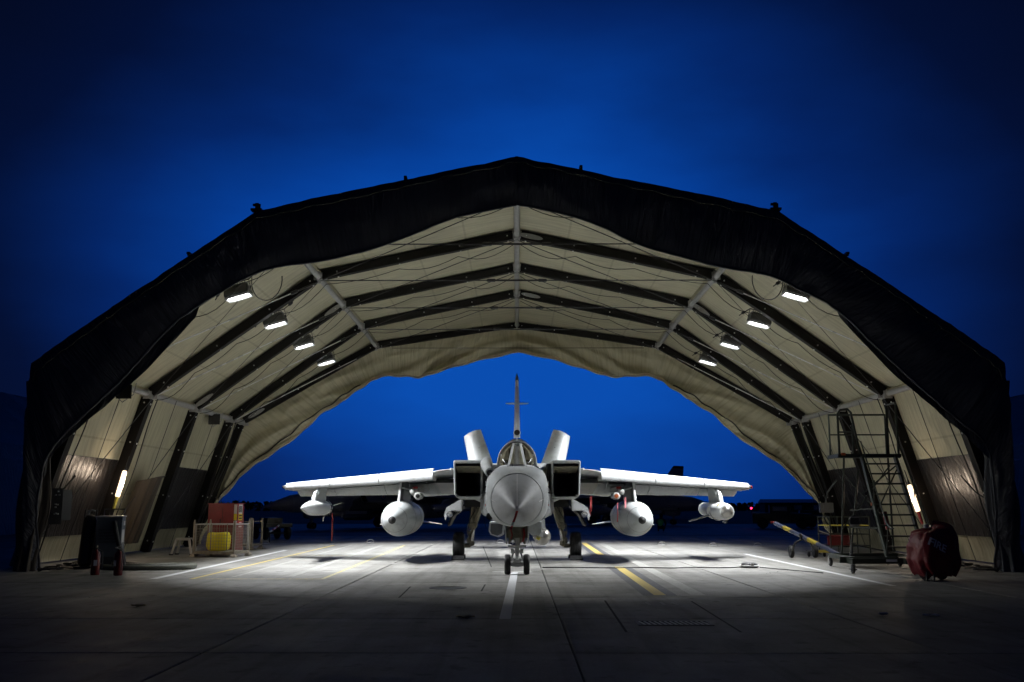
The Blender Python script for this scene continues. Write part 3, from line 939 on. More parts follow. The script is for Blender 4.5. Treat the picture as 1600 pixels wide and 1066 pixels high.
# ------------------------------------------------------------------ neighbouring shelters (closed, unlit)
def neighbour(x, y, label):
    root = empty('closed_shelter', (x, y, 0), label=label, cat='shelter', group='closed shelters either side')
    for s in (-1, 1):
        prof = [(0, 9.6), (6.05, 8.4), (10.95, 4.75), (11.3, 3.9), (12.2, 0)]
        for k in range(4):
            a, b = prof[k], prof[k + 1]
            MB().grid(lambda u, v: Vector((s * (a[0] + (b[0] - a[0]) * u), 20 * v, a[1] + (b[1] - a[1]) * u + 0.06 * noise.noise(Vector((u * 5, v * 12, k + x))))), 8, 24, lambda u, v: (u * 5, v * 20)).build('outer_cover', 'dark_cover', root)
        MB().add([(0, 0.1, 9.6), (s * 6.05, 0.1, 8.4), (s * 10.95, 0.1, 4.75), (s * 11.3, 0.1, 3.9), (s * 12.2, 0.1, 0), (0, 0.1, 0)], [(0, 1, 2, 3, 4, 5)]).build('door_curtain', 'dark_cover', root, smooth=False)
    return root


neighbour(-38.0, 49.0, 'unlit dark shelter at the left edge of the picture')
neighbour(38.0, 49.5, 'unlit dark shelter at the right edge of the picture')
# @@LAMPS
# ------------------------------------------------------------------ floodlights
def area_light(name, parent, loc, rot, sx, sy, watts, col, spread=180):
    la = bpy.data.lights.new(name, 'AREA'); la.shape = 'RECTANGLE'; la.size = sx; la.size_y = sy
    la.energy = watts; la.color = col; la.spread = R(spread)
    o = bpy.data.objects.new(name, la); COL.objects.link(o); o.parent = parent; o.location = loc; o.rotation_euler = rot
    return o


ORD = ['nearest', 'second', 'third', 'farthest']
flood_proto = None
for s, side in ((-1, 'left'), (1, 'right')):
    for i, y in enumerate((25.2, 29.2, 33.2, 37.2)):
        lab = '%s lit floodlight hanging under the %s roof slope' % (ORD[i], side)
        if i == 0: lab = 'lit floodlight under the %s roof slope, tucked behind the dark valance' % side
        if flood_proto is None:
            f = empty('floodlight')
            b = MB()
            b.loft([[(-0.27, -0.15, 0.0), (0.27, -0.15, 0.0), (0.27, 0.15, 0.0), (-0.27, 0.15, 0.0)],
                    [(-0.29, -0.17, 0.04), (0.29, -0.17, 0.04), (0.29, 0.17, 0.04), (-0.29, 0.17, 0.04)],
                    [(-0.27, -0.14, 0.20), (0.27, -0.14, 0.20), (0.27, 0.14, 0.20), (-0.27, 0.14, 0.20)],
                    [(-0.22, -0.10, 0.25), (0.22, -0.10, 0.25), (0.22, 0.10, 0.25), (-0.22, 0.10, 0.25)]])
            for q in range(9):
                b.box((-0.24 + q * 0.06, 0, 0.24), (0.012, 0.24, 0.07))
            b.build('housing', 'lamp_body', f, smooth=False)
            MB().box((0, 0, -0.012), (0.46, 0.20, 0.02)).build('lens', 'flood_lens', f, smooth=False)
            MB().loft([[(-0.235, -0.105, -0.014), (0.235, -0.105, -0.014), (0.235, 0.105, -0.014), (-0.235, 0.105, -0.014)],
                       [(-0.285, -0.15, -0.055), (0.285, -0.15, -0.055), (0.285, 0.15, -0.055), (-0.285, 0.15, -0.055)],
                       [(-0.29, -0.155, 0.0), (0.29, -0.155, 0.0), (0.29, 0.155, 0.0), (-0.29, 0.155, 0.0)]], False, False).build('soft_glare_rim', 'sign_white', f, smooth=False)  # white flange added to soften the glare edge of the lens
            MB().tube([(-0.31, 0, 0.10), (-0.31, 0, 0.33), (0.31, 0, 0.33), (0.31, 0, 0.10)], 0.014, 6).box((0, 0, 0.36), (0.07, 0.05, 0.08)).build('yoke', 'dark_steel', f)
            MB().tube([(0.31, 0, 0.33), (0.45, 0, 0.40), (0.62, 0.0, 0.50)], 0.013, 5).lathe((0.44, 0, 0.39), (0.8, 0, 0.45), [(0, 0.012), (0.04, 0.045), (0.12, 0.045), (0.16, 0.012)], 8).build('strap', 'black_plastic', f)
            MB().tube([(-0.31, 0, 0.33), (-0.42, 0, 0.22), (-0.56, 0, 0.06)], 0.013, 5).lathe((-0.42, 0, 0.22), (-0.7, 0, -0.7), [(0, 0.012), (0.03, 0.04), (0.1, 0.04), (0.13, 0.012)], 8).build('strap', 'black_plastic', f)
            area_light('flood_lamp', f, (0, 0, -0.03), (0, R(-15), 0), 0.44, 0.20, FLOOD_W, (0.96, 0.98, 1.0), 88)
            sp_ = bpy.data.lights.new('flood_spill', 'POINT'); sp_.energy = 3.5; sp_.color = (0.96, 0.98, 1.0); sp_.shadow_soft_size = 0.08
            so_ = bpy.data.objects.new('flood_spill', sp_); COL.objects.link(so_); so_.parent = f; so_.location = (0, -0.02, -0.14)
            flood_proto = f
        else:
            f = copy_tree(flood_proto)
            for c_ in f.children:
                if c_.type == 'LIGHT' and c_.data.type == 'AREA': c_.rotation_euler = (0, R(s * 15), 0)
        f.location = (s * 7.2, y, 6.82)
        f.scale = (1.12,) * 3
        # leaning to face inwards and a little forwards
        f.rotation_euler = (R(-2), R(s * 15), R(s * 5))
        tag(f, lab, 'floodlight', 'roof floodlights')

# unlit spotlights clamped on the eave poles
for x, y, z, lab in ((-10.12, 25.7, 4.36, 'small black unlit spotlight clamped to the eave pole at the front'),
                     (-10.50, 34.7, 4.42, 'small black unlit spotlight clamped to the eave pole further back')):
    r_ = empty('spotlight', (x, y, z), label=lab, cat='spotlight', group='unlit eave spotlights')
    MB().loft([[(-0.13, -0.06, -0.13), (0.13, -0.06, -0.13), (0.13, -0.06, 0.13), (-0.13, -0.06, 0.13)],
               [(-0.2, -0.24, -0.18), (0.2, -0.24, -0.18), (0.2, -0.24, 0.18), (-0.2, -0.24, 0.18)]]).build('housing', 'black_plastic', r_, smooth=False)
    MB().box((0, -0.243, 0), (0.34, 0.006, 0.30)).build('lens', 'black_plastic', r_, smooth=False)
    MB().tube([(-0.2, 0, 0.3), (-0.25, -0.1, -0.1), (-0.1, -0.05, -0.25), (0.2, -0.1, -0.05), (0.22, 0, 0.25)], 0.016, 6).build('yoke', 'galvanised', r_)

# two inspection lamps (glowing tubes) hung beside the first ribs
for s, side, p0, p1 in ((-1, 'left', (-10.90, 27.85, 2.42), (-11.02, 27.72, 1.70)), (1, 'right', (10.85, 27.88, 2.03), (10.99, 27.72, 1.30))):
    p0, p1 = Vector(p0), Vector(p1); d = (p1 - p0).normalized(); c = (p0 + p1) / 2
    r_ = empty('inspection_lamp', c, label='glowing tube lamp hung beside the first rib on the %s wall' % side, cat='lamp', group='tube inspection lamps')
    MB().tube([p0 - c, p0 + d * 0.04 - c, p1 - d * 0.04 - c, p1 - c], [0.05, 0.065, 0.065, 0.05], 12).build('tube', 'tube_lens', r_)
    MB().tube([p1 - c, p1 + d * 0.10 - c, p1 + d * 0.34 - c], [0.05, 0.045, 0.04], 10).build('handle', 'yellow_tag' if s < 0 else 'red_enamel', r_)
    MB().tube([p0 - c, p0 - d * 0.07 - c, p0 - d * 0.12 - c + Vector((0, 0, 0.05)), p0 - d * 0.32 - c + Vector((-s * 0.02, 0, 0.1))], [0.03, 0.035, 0.012, 0.012], 8).build('hook', 'black_plastic', r_)
    pl = bpy.data.lights.new('tube_lamp', 'POINT'); pl.energy = TUBE_W; pl.color = (1.0, 0.78, 0.58); pl.shadow_soft_size = 0.09
    po = bpy.data.objects.new('tube_lamp', pl); COL.objects.link(po); po.parent = r_; po.location = (-s * 0.13, -0.05, 0)


# ------------------------------------------------------------------ the jet
def sring(y, hw, zb, zt, n, m=36, cx=0.0, nt=None):
    zc, hh = (zb + zt) / 2, (zt - zb) / 2
    out = []
    for j in range(m):
        a = 2 * math.pi * (j + 0.5) / m
        c, s_ = math.cos(a), math.sin(a)
        e = 2.0 / (nt if (nt and s_ > 0) else n)
        out.append(Vector((cx + hw * math.copysign(abs(c) ** e, c), y, zc + hh * math.copysign(abs(s_) ** e, s_))))
    return out


CH = [0.0, 0.008, 0.03, 0.08, 0.16, 0.28, 0.42, 0.58, 0.74, 0.88, 1.0]


def foil(x, yl, zl, chord, th, zte):
    """closed aerofoil ring at span station x, leading edge (yl, zl), trailing edge height zte"""
    def yt(c): return 5 * th * (0.2969 * math.sqrt(c) - 0.126 * c - 0.3516 * c * c + 0.2843 * c ** 3 - 0.1015 * c ** 4)
    up = [Vector((x, yl + chord * c, zl + (zte - zl) * c + yt(c))) for c in CH]
    lo = [Vector((x, yl + chord * c, zl + (zte - zl) * c - yt(c) - (0.004 if c == 1 else 0))) for c in reversed(CH[1:])]
    return up + lo


def wheel(mb_t, mb_h, c, r, w):
    c = Vector(c)
    mb_t.lathe(c - Vector((w / 2, 0, 0)), (1, 0, 0), [(0, r * 0.50), (0.0, r * 0.84), (w * 0.08, r * 0.94), (w * 0.26, r * 0.995), (w * 0.34, r), (w * 0.36, r * 0.985), (w * 0.38, r),
                                                     (w * 0.62, r), (w * 0.64, r * 0.985), (w * 0.66, r), (w * 0.74, r * 0.995), (w * 0.92, r * 0.94), (w, r * 0.84), (w, r * 0.50)], 32)
    for q in (-1, 1):
        mb_h.lathe(c + Vector((q * w * 0.30, 0, 0)), (q, 0, 0), [(0, r * 0.52), (w * 0.16, r * 0.52), (w * 0.18, r * 0.46), (w * 0.10, r * 0.38), (w * 0.12, r * 0.15), (w * 0.24, r * 0.13), (w * 0.24, 0)], 20)


def build_jet():
    J = empty('strike_jet')
    # ---- nose
    rad = MB()
    rings = []
    for i in range(15):
        t = (i / 14) ** 1.15
        r = 0.522 * (t ** 0.73) if i else 0.004
        zc = 1.39 + 0.195 * t
        rings.append(sring(-3.4 + 1.8 * t, r, zc - r, zc + r, 2, 40))
    rad.loft(rings)
    radome = rad.build('radome', 'jet_radome', J, sharp=60)
    for a in (90, 0, 180):
        pts = []
        for i in range(1 if a == 90 else 8, 15):
            t = (i / 14) ** 1.15; r = 0.522 * (t ** 0.73); zc = 1.39 + 0.195 * t
            if a != 90 and i < 11: continue
            pts.append(Vector((r * math.cos(R(a)), -3.4 + 1.8 * t, zc + r * math.sin(R(a)))))
        MB().tube(pts, 0.007, 5).build('lightning_strip', 'white_marking', radome)
    MB().tube([(0, -3.78, 1.385), (0, -3.55, 1.388), (0, -3.38, 1.39)], [0.008, 0.014, 0.022], 8).build('pitot_probe', 'metal_tip', radome)
    # ---- fuselage
    st = [(-1.585, .528, 1.057, 2.113, 2.0), (-1.5, .548, 1.045, 2.135, 2.1), (-1.1, .60, 1.03, 2.19, 2.35), (-0.5, .655, 1.03, 2.27, 2.7), (0.2, .69, 1.04, 2.345, 3.0), (1.0, .71, 1.05, 2.40, 3.1),
          (2.0, .725, 1.05, 2.42, 3.2), (3.2, .74, 1.05, 2.50, 3.4), (4.2, .95, 1.40, 2.56, 4), (5.2, 1.42, 1.62, 2.60, 6), (7, 1.50, 1.62, 2.64, 7), (9, 1.48, 1.60, 2.68, 6), (11, 1.40, 1.50, 2.72, 5), (12.6, 1.26, 1.46, 2.68, 4), (13.4, 1.12, 1.48, 2.58, 3)]
    fu = MB().loft([sring(y, hw, a, b, n, 48) for y, hw, a, b, n in st])
    fus = fu.build('fuselage', 'jet_grey', J, sharp=35)
    ring = MB().loft([sring(y, hw, a, b, 2, 48) for y, hw, a, b in ((-1.602, .524, 1.061, 2.109), (-1.602, .534, 1.051, 2.119), (-1.585, .534, 1.051, 2.119))], False, False)
    ring.build('radome_joint', 'jet_light', fus)
    MB().loft([sring(y, hw, a, 2.0, 5, 32) for y, hw, a in ((2.4, .70, 1.06), (3.0, .84, 1.12), (4.0, .95, 1.14), (8.0, .95, 1.12), (11.0, .9, 1.2), (12.8, .7, 1.45))]).build('belly', 'jet_dark', J, sharp=35)
    # spine behind the canopy
    sp = MB().loft([sring(y, hw, 2.2, zt, 2.2, 24) for y, hw, zt in ((4.0, .34, 3.02), (5.0, .38, 3.02), (7, .42, 2.98), (9.5, .40, 2.95), (11.5, .25, 2.85), (13, .1, 2.72))])
    sp.build('dorsal_spine', 'jet_grey', J)
    # ---- windscreen and canopy
    arch = [Vector((0.435 * math.cos(a), 1.02 - 0.06 * math.sin(a), 2.34 + 0.575 * math.sin(a) ** 0.85)) for a in [math.pi * i / 24 for i in range(25)]]
    cb = [Vector((-0.185, 0.02, 2.335)), Vector((0.185, 0.02, 2.335))]
    ct = [Vector((-0.085, 0.93, 2.86)), Vector((0.085, 0.93, 2.86))]
    MB().add([cb[0], cb[1], ct[1], ct[0]], [(0, 1, 2, 3)]).build('windscreen_pane', 'screen_glass', J, smooth=False)
    for s in (-1, 1):
        k = 1 if s > 0 else 0
        arc = [p for p in arch if p.x * s >= 0.07]
        arc = sorted(arc, key=lambda p: p.z, reverse=True)
        edge = [ct[k].lerp(cb[k], i / (len(arc) - 1)) for i in range(len(arc))]
        side = MB()
        rows = []
        for e, a in zip(edge, arc):
            mid = (e + a) / 2 + Vector((s * 0.05, -0.05, 0.01))
            rows.append([e, mid, a])
        # close the lower corner on the sill
        side.loft(rows, False, False, closed=False)
        side.build('windscreen_pane', 'screen_glass', J)
        fr_ = MB().tube([cb[k] + Vector((s * .02, -.05, -.03)), cb[k], ct[k], ct[k] + Vector((0, 0.05, 0.03))], 0.028, 8)
        fr_.tube([cb[k], cb[k].lerp(arc[-1], .5) + Vector((s * 0.05, -0.06, -0.015)), arc[-1]], 0.024, 6)
        fr_.build('windscreen_frame', 'jet_light', J)
    MB().tube([cb[0], cb[1]], 0.024, 6).build('windscreen_frame', 'jet_light', J)
    MB().tube(arch, 0.03, 8).build('windscreen_arch', 'jet_light', J)
    can = MB()
    cs = [(1.03, .44, 2.915), (1.5, .455, 3.02), (2.1, .465, 3.085), (2.9, .46, 3.10), (3.6, .44, 3.08), (4.3, .40, 3.03)]
    can.loft([[Vector((hw * math.cos(a), y, 2.32 + (zt - 2.32) * math.sin(a) ** 0.85)) for a in [math.pi * i / 24 for i in range(25)]] for y, hw, zt in cs], False, False, closed=False)
    cg = can.build('canopy_glass', 'canopy_glass', J)
    cf = MB()
    for y, hw, zt in (cs[0], cs[3], cs[5]):
        cf.tube([Vector((hw * math.cos(a), y, 2.32 + (zt - 2.32 + .005) * math.sin(a) ** 0.85)) for a in [math.pi * i / 24 for i in range(25)]], 0.022, 6)
    for s in (-1, 1):
        cf.tube([(s * hw, y, 2.33) for y, hw, zt in cs], 0.035, 6)
    cf.tube([(0, y, zt + .004) for y, hw, zt in cs], 0.009, 5)
    cf.build('canopy_frame', 'jet_light', J)
    # sill shoulders either side of the windscreen
    for s in (-1, 1):
        MB().loft([[Vector((s * (0.36 + q), y, z)) for q, z in ((0, 2.40), (0.12, 2.33), (0.24, 2.16), (0.0, 2.1))] for y in (0.55, 1.2, 2.4, 4.2)]).build('canopy_sill', 'jet_grey', J)
    # seats and coaming
    for y in (1.75, 3.15):
        ck = MB().box((0, y + .2, 2.50), (0.40, 0.16, 0.62)).box((0, y + .12, 2.80), (0.30, 0.20, 0.17)).box((-0.13, y, 2.58), (0.06, 0.1, 0.4)).box((0.13, y, 2.58), (0.06, 0.1, 0.4))
        ck.build('ejection_seat', 'seat_tan', J, smooth=False)
    MB().box((0, 0.95, 2.40), (0.62, 0.5, 0.16)).box((0, 0.98, 2.52), (0.24, 0.2, 0.14)).box((0, 2.55, 2.42), (0.7, 0.3, 0.3)).build('coaming', 'cockpit', J, smooth=False)
    # ---- intakes
    for s in (-1, 1):
        def rr(y_top, y_bot, x0, x1, z0, z1, rad_t, rad_b, m=6):
            pts = []
            for cx, cz, r, a0 in ((x1 - rad_t, z1 - rad_t, rad_t, 0), (x0 + rad_t, z1 - rad_t, rad_t, 90), (x0 + rad_b, z0 + rad_b, rad_b, 180), (x1 - rad_b, z0 + rad_b, rad_b, 270)):
                for i in range(m + 1):
                    a = R(a0 + 90 * i / m)
                    x, z = cx + r * math.cos(a), cz + r * math.sin(a)
                    y = y_bot + (y_top - y_bot) * (z - 1.65) / 0.93
                    pts.append(Vector((s * x, y, z)))
            return pts
        # outer shell back to the fuselage, thin lip, duct going in
        sh = MB().loft([rr(2.75, 3.25, 0.905, 1.525, 1.705, 2.495, .03, .09), rr(2.70, 3.20, 0.885, 1.55, 1.68, 2.54, .035, .10), rr(2.74, 3.24, 0.862, 1.572, 1.655, 2.575, .045, .11),
                        rr(3.4, 3.9, 0.85, 1.59, 1.64, 2.59, .05, .12), rr(4.6, 4.9, 0.80, 1.59, 1.63, 2.60, .06, .12), rr(6.0, 6.0, 0.7, 1.55, 1.63, 2.60, .06, .12)], False, True)
        it = sh.build('intake', 'jet_grey', J, sharp=50)
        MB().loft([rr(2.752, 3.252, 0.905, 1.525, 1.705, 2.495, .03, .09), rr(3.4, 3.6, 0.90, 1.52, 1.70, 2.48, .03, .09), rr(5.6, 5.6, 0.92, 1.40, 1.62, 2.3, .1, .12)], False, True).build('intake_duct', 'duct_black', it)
        MB().add([(s * .92, 2.80, 2.43), (s * 1.51, 2.80, 2.43), (s * 1.51, 3.6, 2.31), (s * .92, 3.6, 2.31), (s * .92, 2.80, 2.415), (s * 1.51, 2.80, 2.415), (s * 1.51, 3.6, 2.28), (s * .92, 3.6, 2.28)],
                 [(0, 1, 2, 3), (4, 5, 6, 7), (0, 1, 5, 4), (1, 2, 6, 5), (0, 3, 7, 4), (2, 3, 7, 6)]).build('intake_ramp', 'gear_olive', it, smooth=False)
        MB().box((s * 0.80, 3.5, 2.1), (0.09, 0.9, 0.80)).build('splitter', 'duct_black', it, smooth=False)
        MB().tube([(s * 1.58, 2.95, 2.36), (s * 1.66, 2.9, 2.36)], [.018, .03], 8).build('formation_light', 'white_marking', it)
        # roundel on the side of the intake
        for rr_, mm, off in ((0.20, 'blue_marking', 0.004), (0.125, 'white_marking', 0.008), (0.075, 'pink_marking', 0.012)):
            MB().lathe((s * (1.602 + off), 4.3, 2.05), (s, 0, 0), [(0, rr_), (0.002, rr_), (0.002, 0)], 24).build('roundel', mm, it)
    # ---- wing gloves and wings
    for s in (-1, 1):
        gvl = MB().loft([foil(s * 1.45, 3.25, 2.37, 5.2, .50 / 5.2, 2.3), foil(s * 1.75, 3.75, 2.38, 4.6, .48 / 4.6, 2.25), foil(s * 2.06, 4.35, 2.37, 3.9, .44 / 3.9, 2.2), foil(s * 2.30, 4.90, 2.35, 3.2, .38 / 3.2, 2.15)])
        gvl.build('wing_glove', 'jet_grey', J, sharp=50)
        secs = []
        for q in (0, .25, .5, .75, .97, 1.0):
            x = 2.24 + (6.74 - 2.24) * q
            yl = 4.98 + (7.08 - 4.98) * q; zl = 2.35 + (2.03 - 2.35) * q
            chd = 2.75 + (1.30 - 2.75) * q - (0.12 if q == 1.0 else 0); th = 0.115
            secs.append(foil(s * x, yl + (0.05 if q == 1.0 else 0), zl, chd, th * (0.35 if q == 1.0 else 1), 2.14 + (1.90 - 2.14) * q))
        wing = MB().loft(secs).build('wing', 'jet_grey', J, sharp=50)
        # drooped slats in three lengths
        for q0, q1 in ((0.005, .345), (.350, .67), (.675, .985)):
            rg = []
            for q in (q0, (q0 + q1) / 2, q1):
                x = 2.24 + (6.74 - 2.24) * q; yl = 4.98 + (7.08 - 4.98) * q; zl = 2.35 + (2.03 - 2.35) * q
                k = 1.0 + (0.60 - 1.0) * q
                prof = [(0.42, .105), (.26, .112), (.10, .100), (-.03, .060), (-.12, -.010), (-.165, -.085), (-.178, -.150), (-.165, -.200), (-.13, -.222), (-.09, -.205), (-.075, -.13), (-.03, -.03), (.06, .06), (.22, .085), (.42, .092)]
                rg.append([Vector((s * x, yl + a * k, zl + b * k + 0.01)) for a, b in prof])
            MB().loft(rg).build('slat', 'jet_light', wing, sharp=50)
        # drooped flaps
        for q0, q1 in ((0.0, .36), (.365, .70), (.705, .955)):
            rg = []
            for q in (q0, q1):
                x = 2.24 + (6.74 - 2.24) * q; yl = 4.98 + (7.08 - 4.98) * q; c = 2.75 + (1.30 - 2.75) * q
                zte = 1.80 + (1.735 - 1.80) * q; zh = 2.12 + (1.90 - 2.12) * q
                y0 = yl + c * .70; y1 = yl + c * 1.04
                rg.append([Vector((s * x, a, b)) for a, b in ((y0, zh), (y0 + .06, zh + .05), (y0 + .2 * c * .3, zh + .03), (y1, zte + .012), (y1, zte), (y0 + .1, zh - .07))])
            MB().loft(rg).build('flap', 'jet_grey', wing, sharp=50)
        rg = [[Vector((s * x, a, b)) for a, b in ((5.9, 2.2), (7.0, 2.16), (7.84, 1.815), (7.84, 1.80), (6.4, 1.98), (5.6, 2.08))] for x in (1.56, 2.235)]
        MB().loft(rg).build('wing_root_fairing', 'jet_dark', J, smooth=False)
        # wingtip fairing and lamp
        MB().tube([(s * 6.70, 7.10, 2.02), (s * 6.80, 7.5, 2.0), (s * 6.83, 8.1, 1.97), (s * 6.80, 8.6, 1.93)], [.02, .06, .05, .01], 8).build('wingtip_fairing', 'jet_grey', wing)
        MB().sphere((s * 6.85, 7.45, 2.0), 0.045, 8, 6, (0.7, 1.6, 1)).build('navigation_lamp', 'red_marking' if s > 0 else 'duct_black', wing)
        MB().tube([(s * 2.5, 5.7, 2.13), (s * 2.44, 5.55, 1.98), (s * 2.40, 5.5, 1.86)], [.008, .012, .008], 6).build('drain_mast', 'white_marking', wing)
    # ---- tail
    def fin_ring(z, y0, y1, t):
        return [Vector((x, y0 + (y1 - y0) * c, z)) for x, c in ((0, 0), (t * .55, .08), (t, .3), (t * .85, .6), (t * .1, 1), (-t * .1, 1), (-t * .85, .6), (-t, .3), (-t * .55, .08))]
    fn = MB().loft([fin_ring(2.7, 8.9, 14.2, .15), fin_ring(3.0, 9.4, 14.3, .125), fin_ring(4.4, 11.0, 14.5, .095), fin_ring(5.55, 12.25, 14.65, .07)])
    fin = fn.build('fin', 'jet_grey', J, sharp=60)
    MB().loft([fin_ring(5.552, 12.25, 14.65, .07), fin_ring(5.80, 12.5, 14.68, .062)]).build('fin_band', 'white_marking', fin, sharp=60)
    MB().loft([fin_ring(5.802, 12.5, 14.68, .062), fin_ring(6.0, 12.74, 14.7, .05), fin_ring(6.10, 12.95, 14.68, .02)]).build('fin_tip', 'duct_black', fin, sharp=60)
    MB().lathe((0, 9.75, 3.76), (0, 1, 0), [(0, .085), (.0, .105), (.05, .115), (1.4, .10)], 16).build('fin_intake', 'jet_grey', fin)
    MB().lathe((0, 9.745, 3.76), (0, -1, 0), [(0, .088), (.004, .088), (.004, 0)], 16).build('fin_intake_mouth', 'duct_black', fin)
    for s in (-1, 1):
        MB().loft([[Vector((s * .05, 12.4, 4.99)), Vector((s * .05, 12.9, 5.02)), Vector((s * .05, 12.9, 4.97))], [Vector((s * .40, 12.65, 5.0)), Vector((s * .40, 12.85, 5.01)), Vector((s * .40, 12.85, 4.985))]]).build('antenna_blade', 'jet_grey', fin)
        # airbrakes raised either side of the fin root
        def ab(u, v, s=s, d=0.0):
            x0, x1 = 0.72 + 0.78 * u, 1.19 + 0.56 * u
            z0, z1 = 2.66 + 0.10 * math.sin(math.pi * u) - 0.05 * u, 3.93 - 0.22 * u + 0.04 * math.sin(math.pi * u)
            bow = 0.17 * math.sin(math.pi * u) - 0.10 * u
            return Vector((s * (x0 + (x1 - x0) * v), 9.95 + 0.75 * v - bow + d, z0 + (z1 - z0) * v))
        m_ = MB(); NU, NV = 12, 8
        fr0 = [[ab(i / NU, j / NV) for i in range(NU + 1)] + [ab(i / NU, j / NV, s, .07) for i in reversed(range(NU + 1))] for j in range(NV + 1)]
        m_.loft(fr0).build('airbrake', 'jet_grey', J, sharp=60)
        MB().tube([(s * 1.0, 10.9, 2.6), (s * 1.25, 10.45, 3.3)], .05, 8).build('airbrake_jack', 'dark_steel', J)
        MB().lathe((s * (1.12 + .10), 10.22, 3.30), (0, -1, 0), [(0, .02), (.02, .018), (.02, 0)], 8).build('airbrake_latch', 'duct_black', J)
        # tailerons
        MB().loft([foil(s * 1.2, 12.0, 2.02, 2.9, .06, 1.95), foil(s * 3.35, 13.9, 1.86, 1.3, .05, 1.80)]).build('taileron', 'jet_grey', J, sharp=50)
        MB().lathe((s * .55, 12.9, 1.98), (0, 1, 0), [(0, .5), (.5, .5), (1.0, .44), (1.3, .40), (1.3, .36), (.6, .34), (.6, 0)], 24).build('engine_nozzle', 'metal_tip', J)
    # ---- main undercarriage
    for s in (-1, 1):
        t, h = MB(), MB()
        wheel(t, h, (s * 1.62, 6.2, 0.375), 0.375, 0.30)
        w_ = t.build('main_wheel', 'black_rubber', J, sharp=25)
        h.build('hub', 'gear_olive', w_)
        lg = MB()
        lg.tube([(s * 1.02, 6.35, 1.70), (s * 1.12, 6.3, 1.30), (s * 1.24, 6.2, 0.86)], [.13, .125, .10], 12)
        lg.tube([(s * 1.20, 6.22, 1.62), (s * 1.26, 6.2, 1.2), (s * 1.30, 6.2, 0.95)], [.06, .055, .05], 8)
        lg.tube([(s * 1.24, 6.2, 0.9), (s * 1.29, 6.2, 0.36)], .062, 10)
        lg.box((s * 1.25, 6.12, 0.92), (.24, .2, .10)).box((s * 1.32, 6.1, 0.72), (.14, .12, .10)).box((s * 1.2, 6.08, 1.12), (.18, .12, .16))
        lg.tube([(s * 1.29, 6.2, 0.375), (s * 1.50, 6.2, 0.375)], .06, 10)
        lg.tube([(s * 1.22, 6.02, .85), (s * 1.30, 5.90, .60), (s * 1.29, 6.05, .42)], .035, 6)
        lg.tube([(s * 1.45, 6.0, 1.52), (s * 0.9, 6.0, 1.50)], .02, 6)
        lg.tube([(s * 0.9, 5.3, 1.55), (s * 1.15, 6.1, 1.05)], .045, 8)
        lg.box((s * 1.34, 6.06, 0.52), (.10, .10, .16)).box((s * 1.24, 6.06, 0.44), (.12, .12, .12))
        for q in range(7):
            lg.lathe((s * (1.10 + .03 * q), 6.1 - .01 * q, 1.45 - .1 * q), (0, -1, 0), [(0, .04), (.05, .035), (.05, 0)], 8)
        lg.build('main_gear_leg', 'gear_olive', J)
        hs = MB().tube([(s * 1.10, 6.08, 1.45), (s * 1.30, 5.98, 1.1), (s * 1.36, 6.0, .8), (s * 1.32, 6.05, .5)], .014, 6).tube([(s * 1.02, 6.1, 1.35), (s * 0.92, 6.0, 1.1), (s * .85, 5.9, .85)], .008, 5)
        hs.build('brake_hose', 'cable_black', J)
        MB().tube([(s * 1.245, 6.2, .80), (s * 1.28, 6.2, .46)], .067, 10).build('oleo', 'chrome', J)
        # forward door carrying the landing lamp
        dpoly = [(1.46, 1.66), (1.46, 1.34), (1.50, 1.31), (1.76, 1.33), (1.84, 1.28), (1.91, 1.07), (1.95, 1.22), (1.88, 1.42), (1.72, 1.50), (1.60, 1.58)]
        dm = MB().prism([(s * x, 4.95, z) for x, z in dpoly], (0, 0.05, 0))
        dm.loft([[Vector((s * 1.49, 4.9, 1.60)), Vector((s * 1.49, 4.9, 1.345)), Vector((s * 1.78, 4.9, 1.35)), Vector((s * 1.86, 4.9, 1.43)), Vector((s * 1.70, 4.9, 1.515))],
                 [Vector((s * 1.47, 6.1, 1.66)), Vector((s * 1.47, 6.1, 1.58)), Vector((s * 1.76, 6.1, 1.50)), Vector((s * 1.86, 6.1, 1.48)), Vector((s * 1.70, 6.1, 1.58))]])
        dd = dm.build('gear_door', 'jet_light', J, sharp=30)
        MB().lathe((s * 1.80, 5.0, 1.235), (0, -1, 0), [(0, .075), (.09, .085), (.10, .080), (.10, .068), (.08, 0)], 20).build('landing_lamp', 'lens_glass', dd)
        # dark rear door hanging beside the leg
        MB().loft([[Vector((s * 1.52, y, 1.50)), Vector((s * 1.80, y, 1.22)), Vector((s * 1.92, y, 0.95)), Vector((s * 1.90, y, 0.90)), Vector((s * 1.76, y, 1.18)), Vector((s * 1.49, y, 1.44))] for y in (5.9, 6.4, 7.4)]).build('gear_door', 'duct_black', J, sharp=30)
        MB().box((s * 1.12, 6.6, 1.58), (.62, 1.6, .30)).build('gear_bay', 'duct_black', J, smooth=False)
    # ---- nose undercarriage
    for s in (-1, 1):
        t, h = MB(), MB()
        wheel(t, h, (s * 0.205, 0, 0.215), 0.215, 0.135)
        w_ = t.build('nose_wheel', 'black_rubber', J, sharp=25)
        h.build('hub', 'gear_white', w_)
        nd = MB().prism([(s * .235, -.55, 1.08), (s * .235, -.50, .80), (s * .215, -.35, .66), (s * .215, .55, .68), (s * .235, .62, 1.08)], (s * .022, 0, 0))
        nd.build('nose_gear_door', 'jet_grey', J, smooth=False)
    ng = MB()
    ng.tube([(0, .10, 1.15), (0, .04, .62)], [.075, .07], 12)
    ng.tube([(0, .02, .62), (0, 0, .16)], .05, 12)
    ng.tube([(-.15, 0, .215), (.15, 0, .215)], .045, 10)
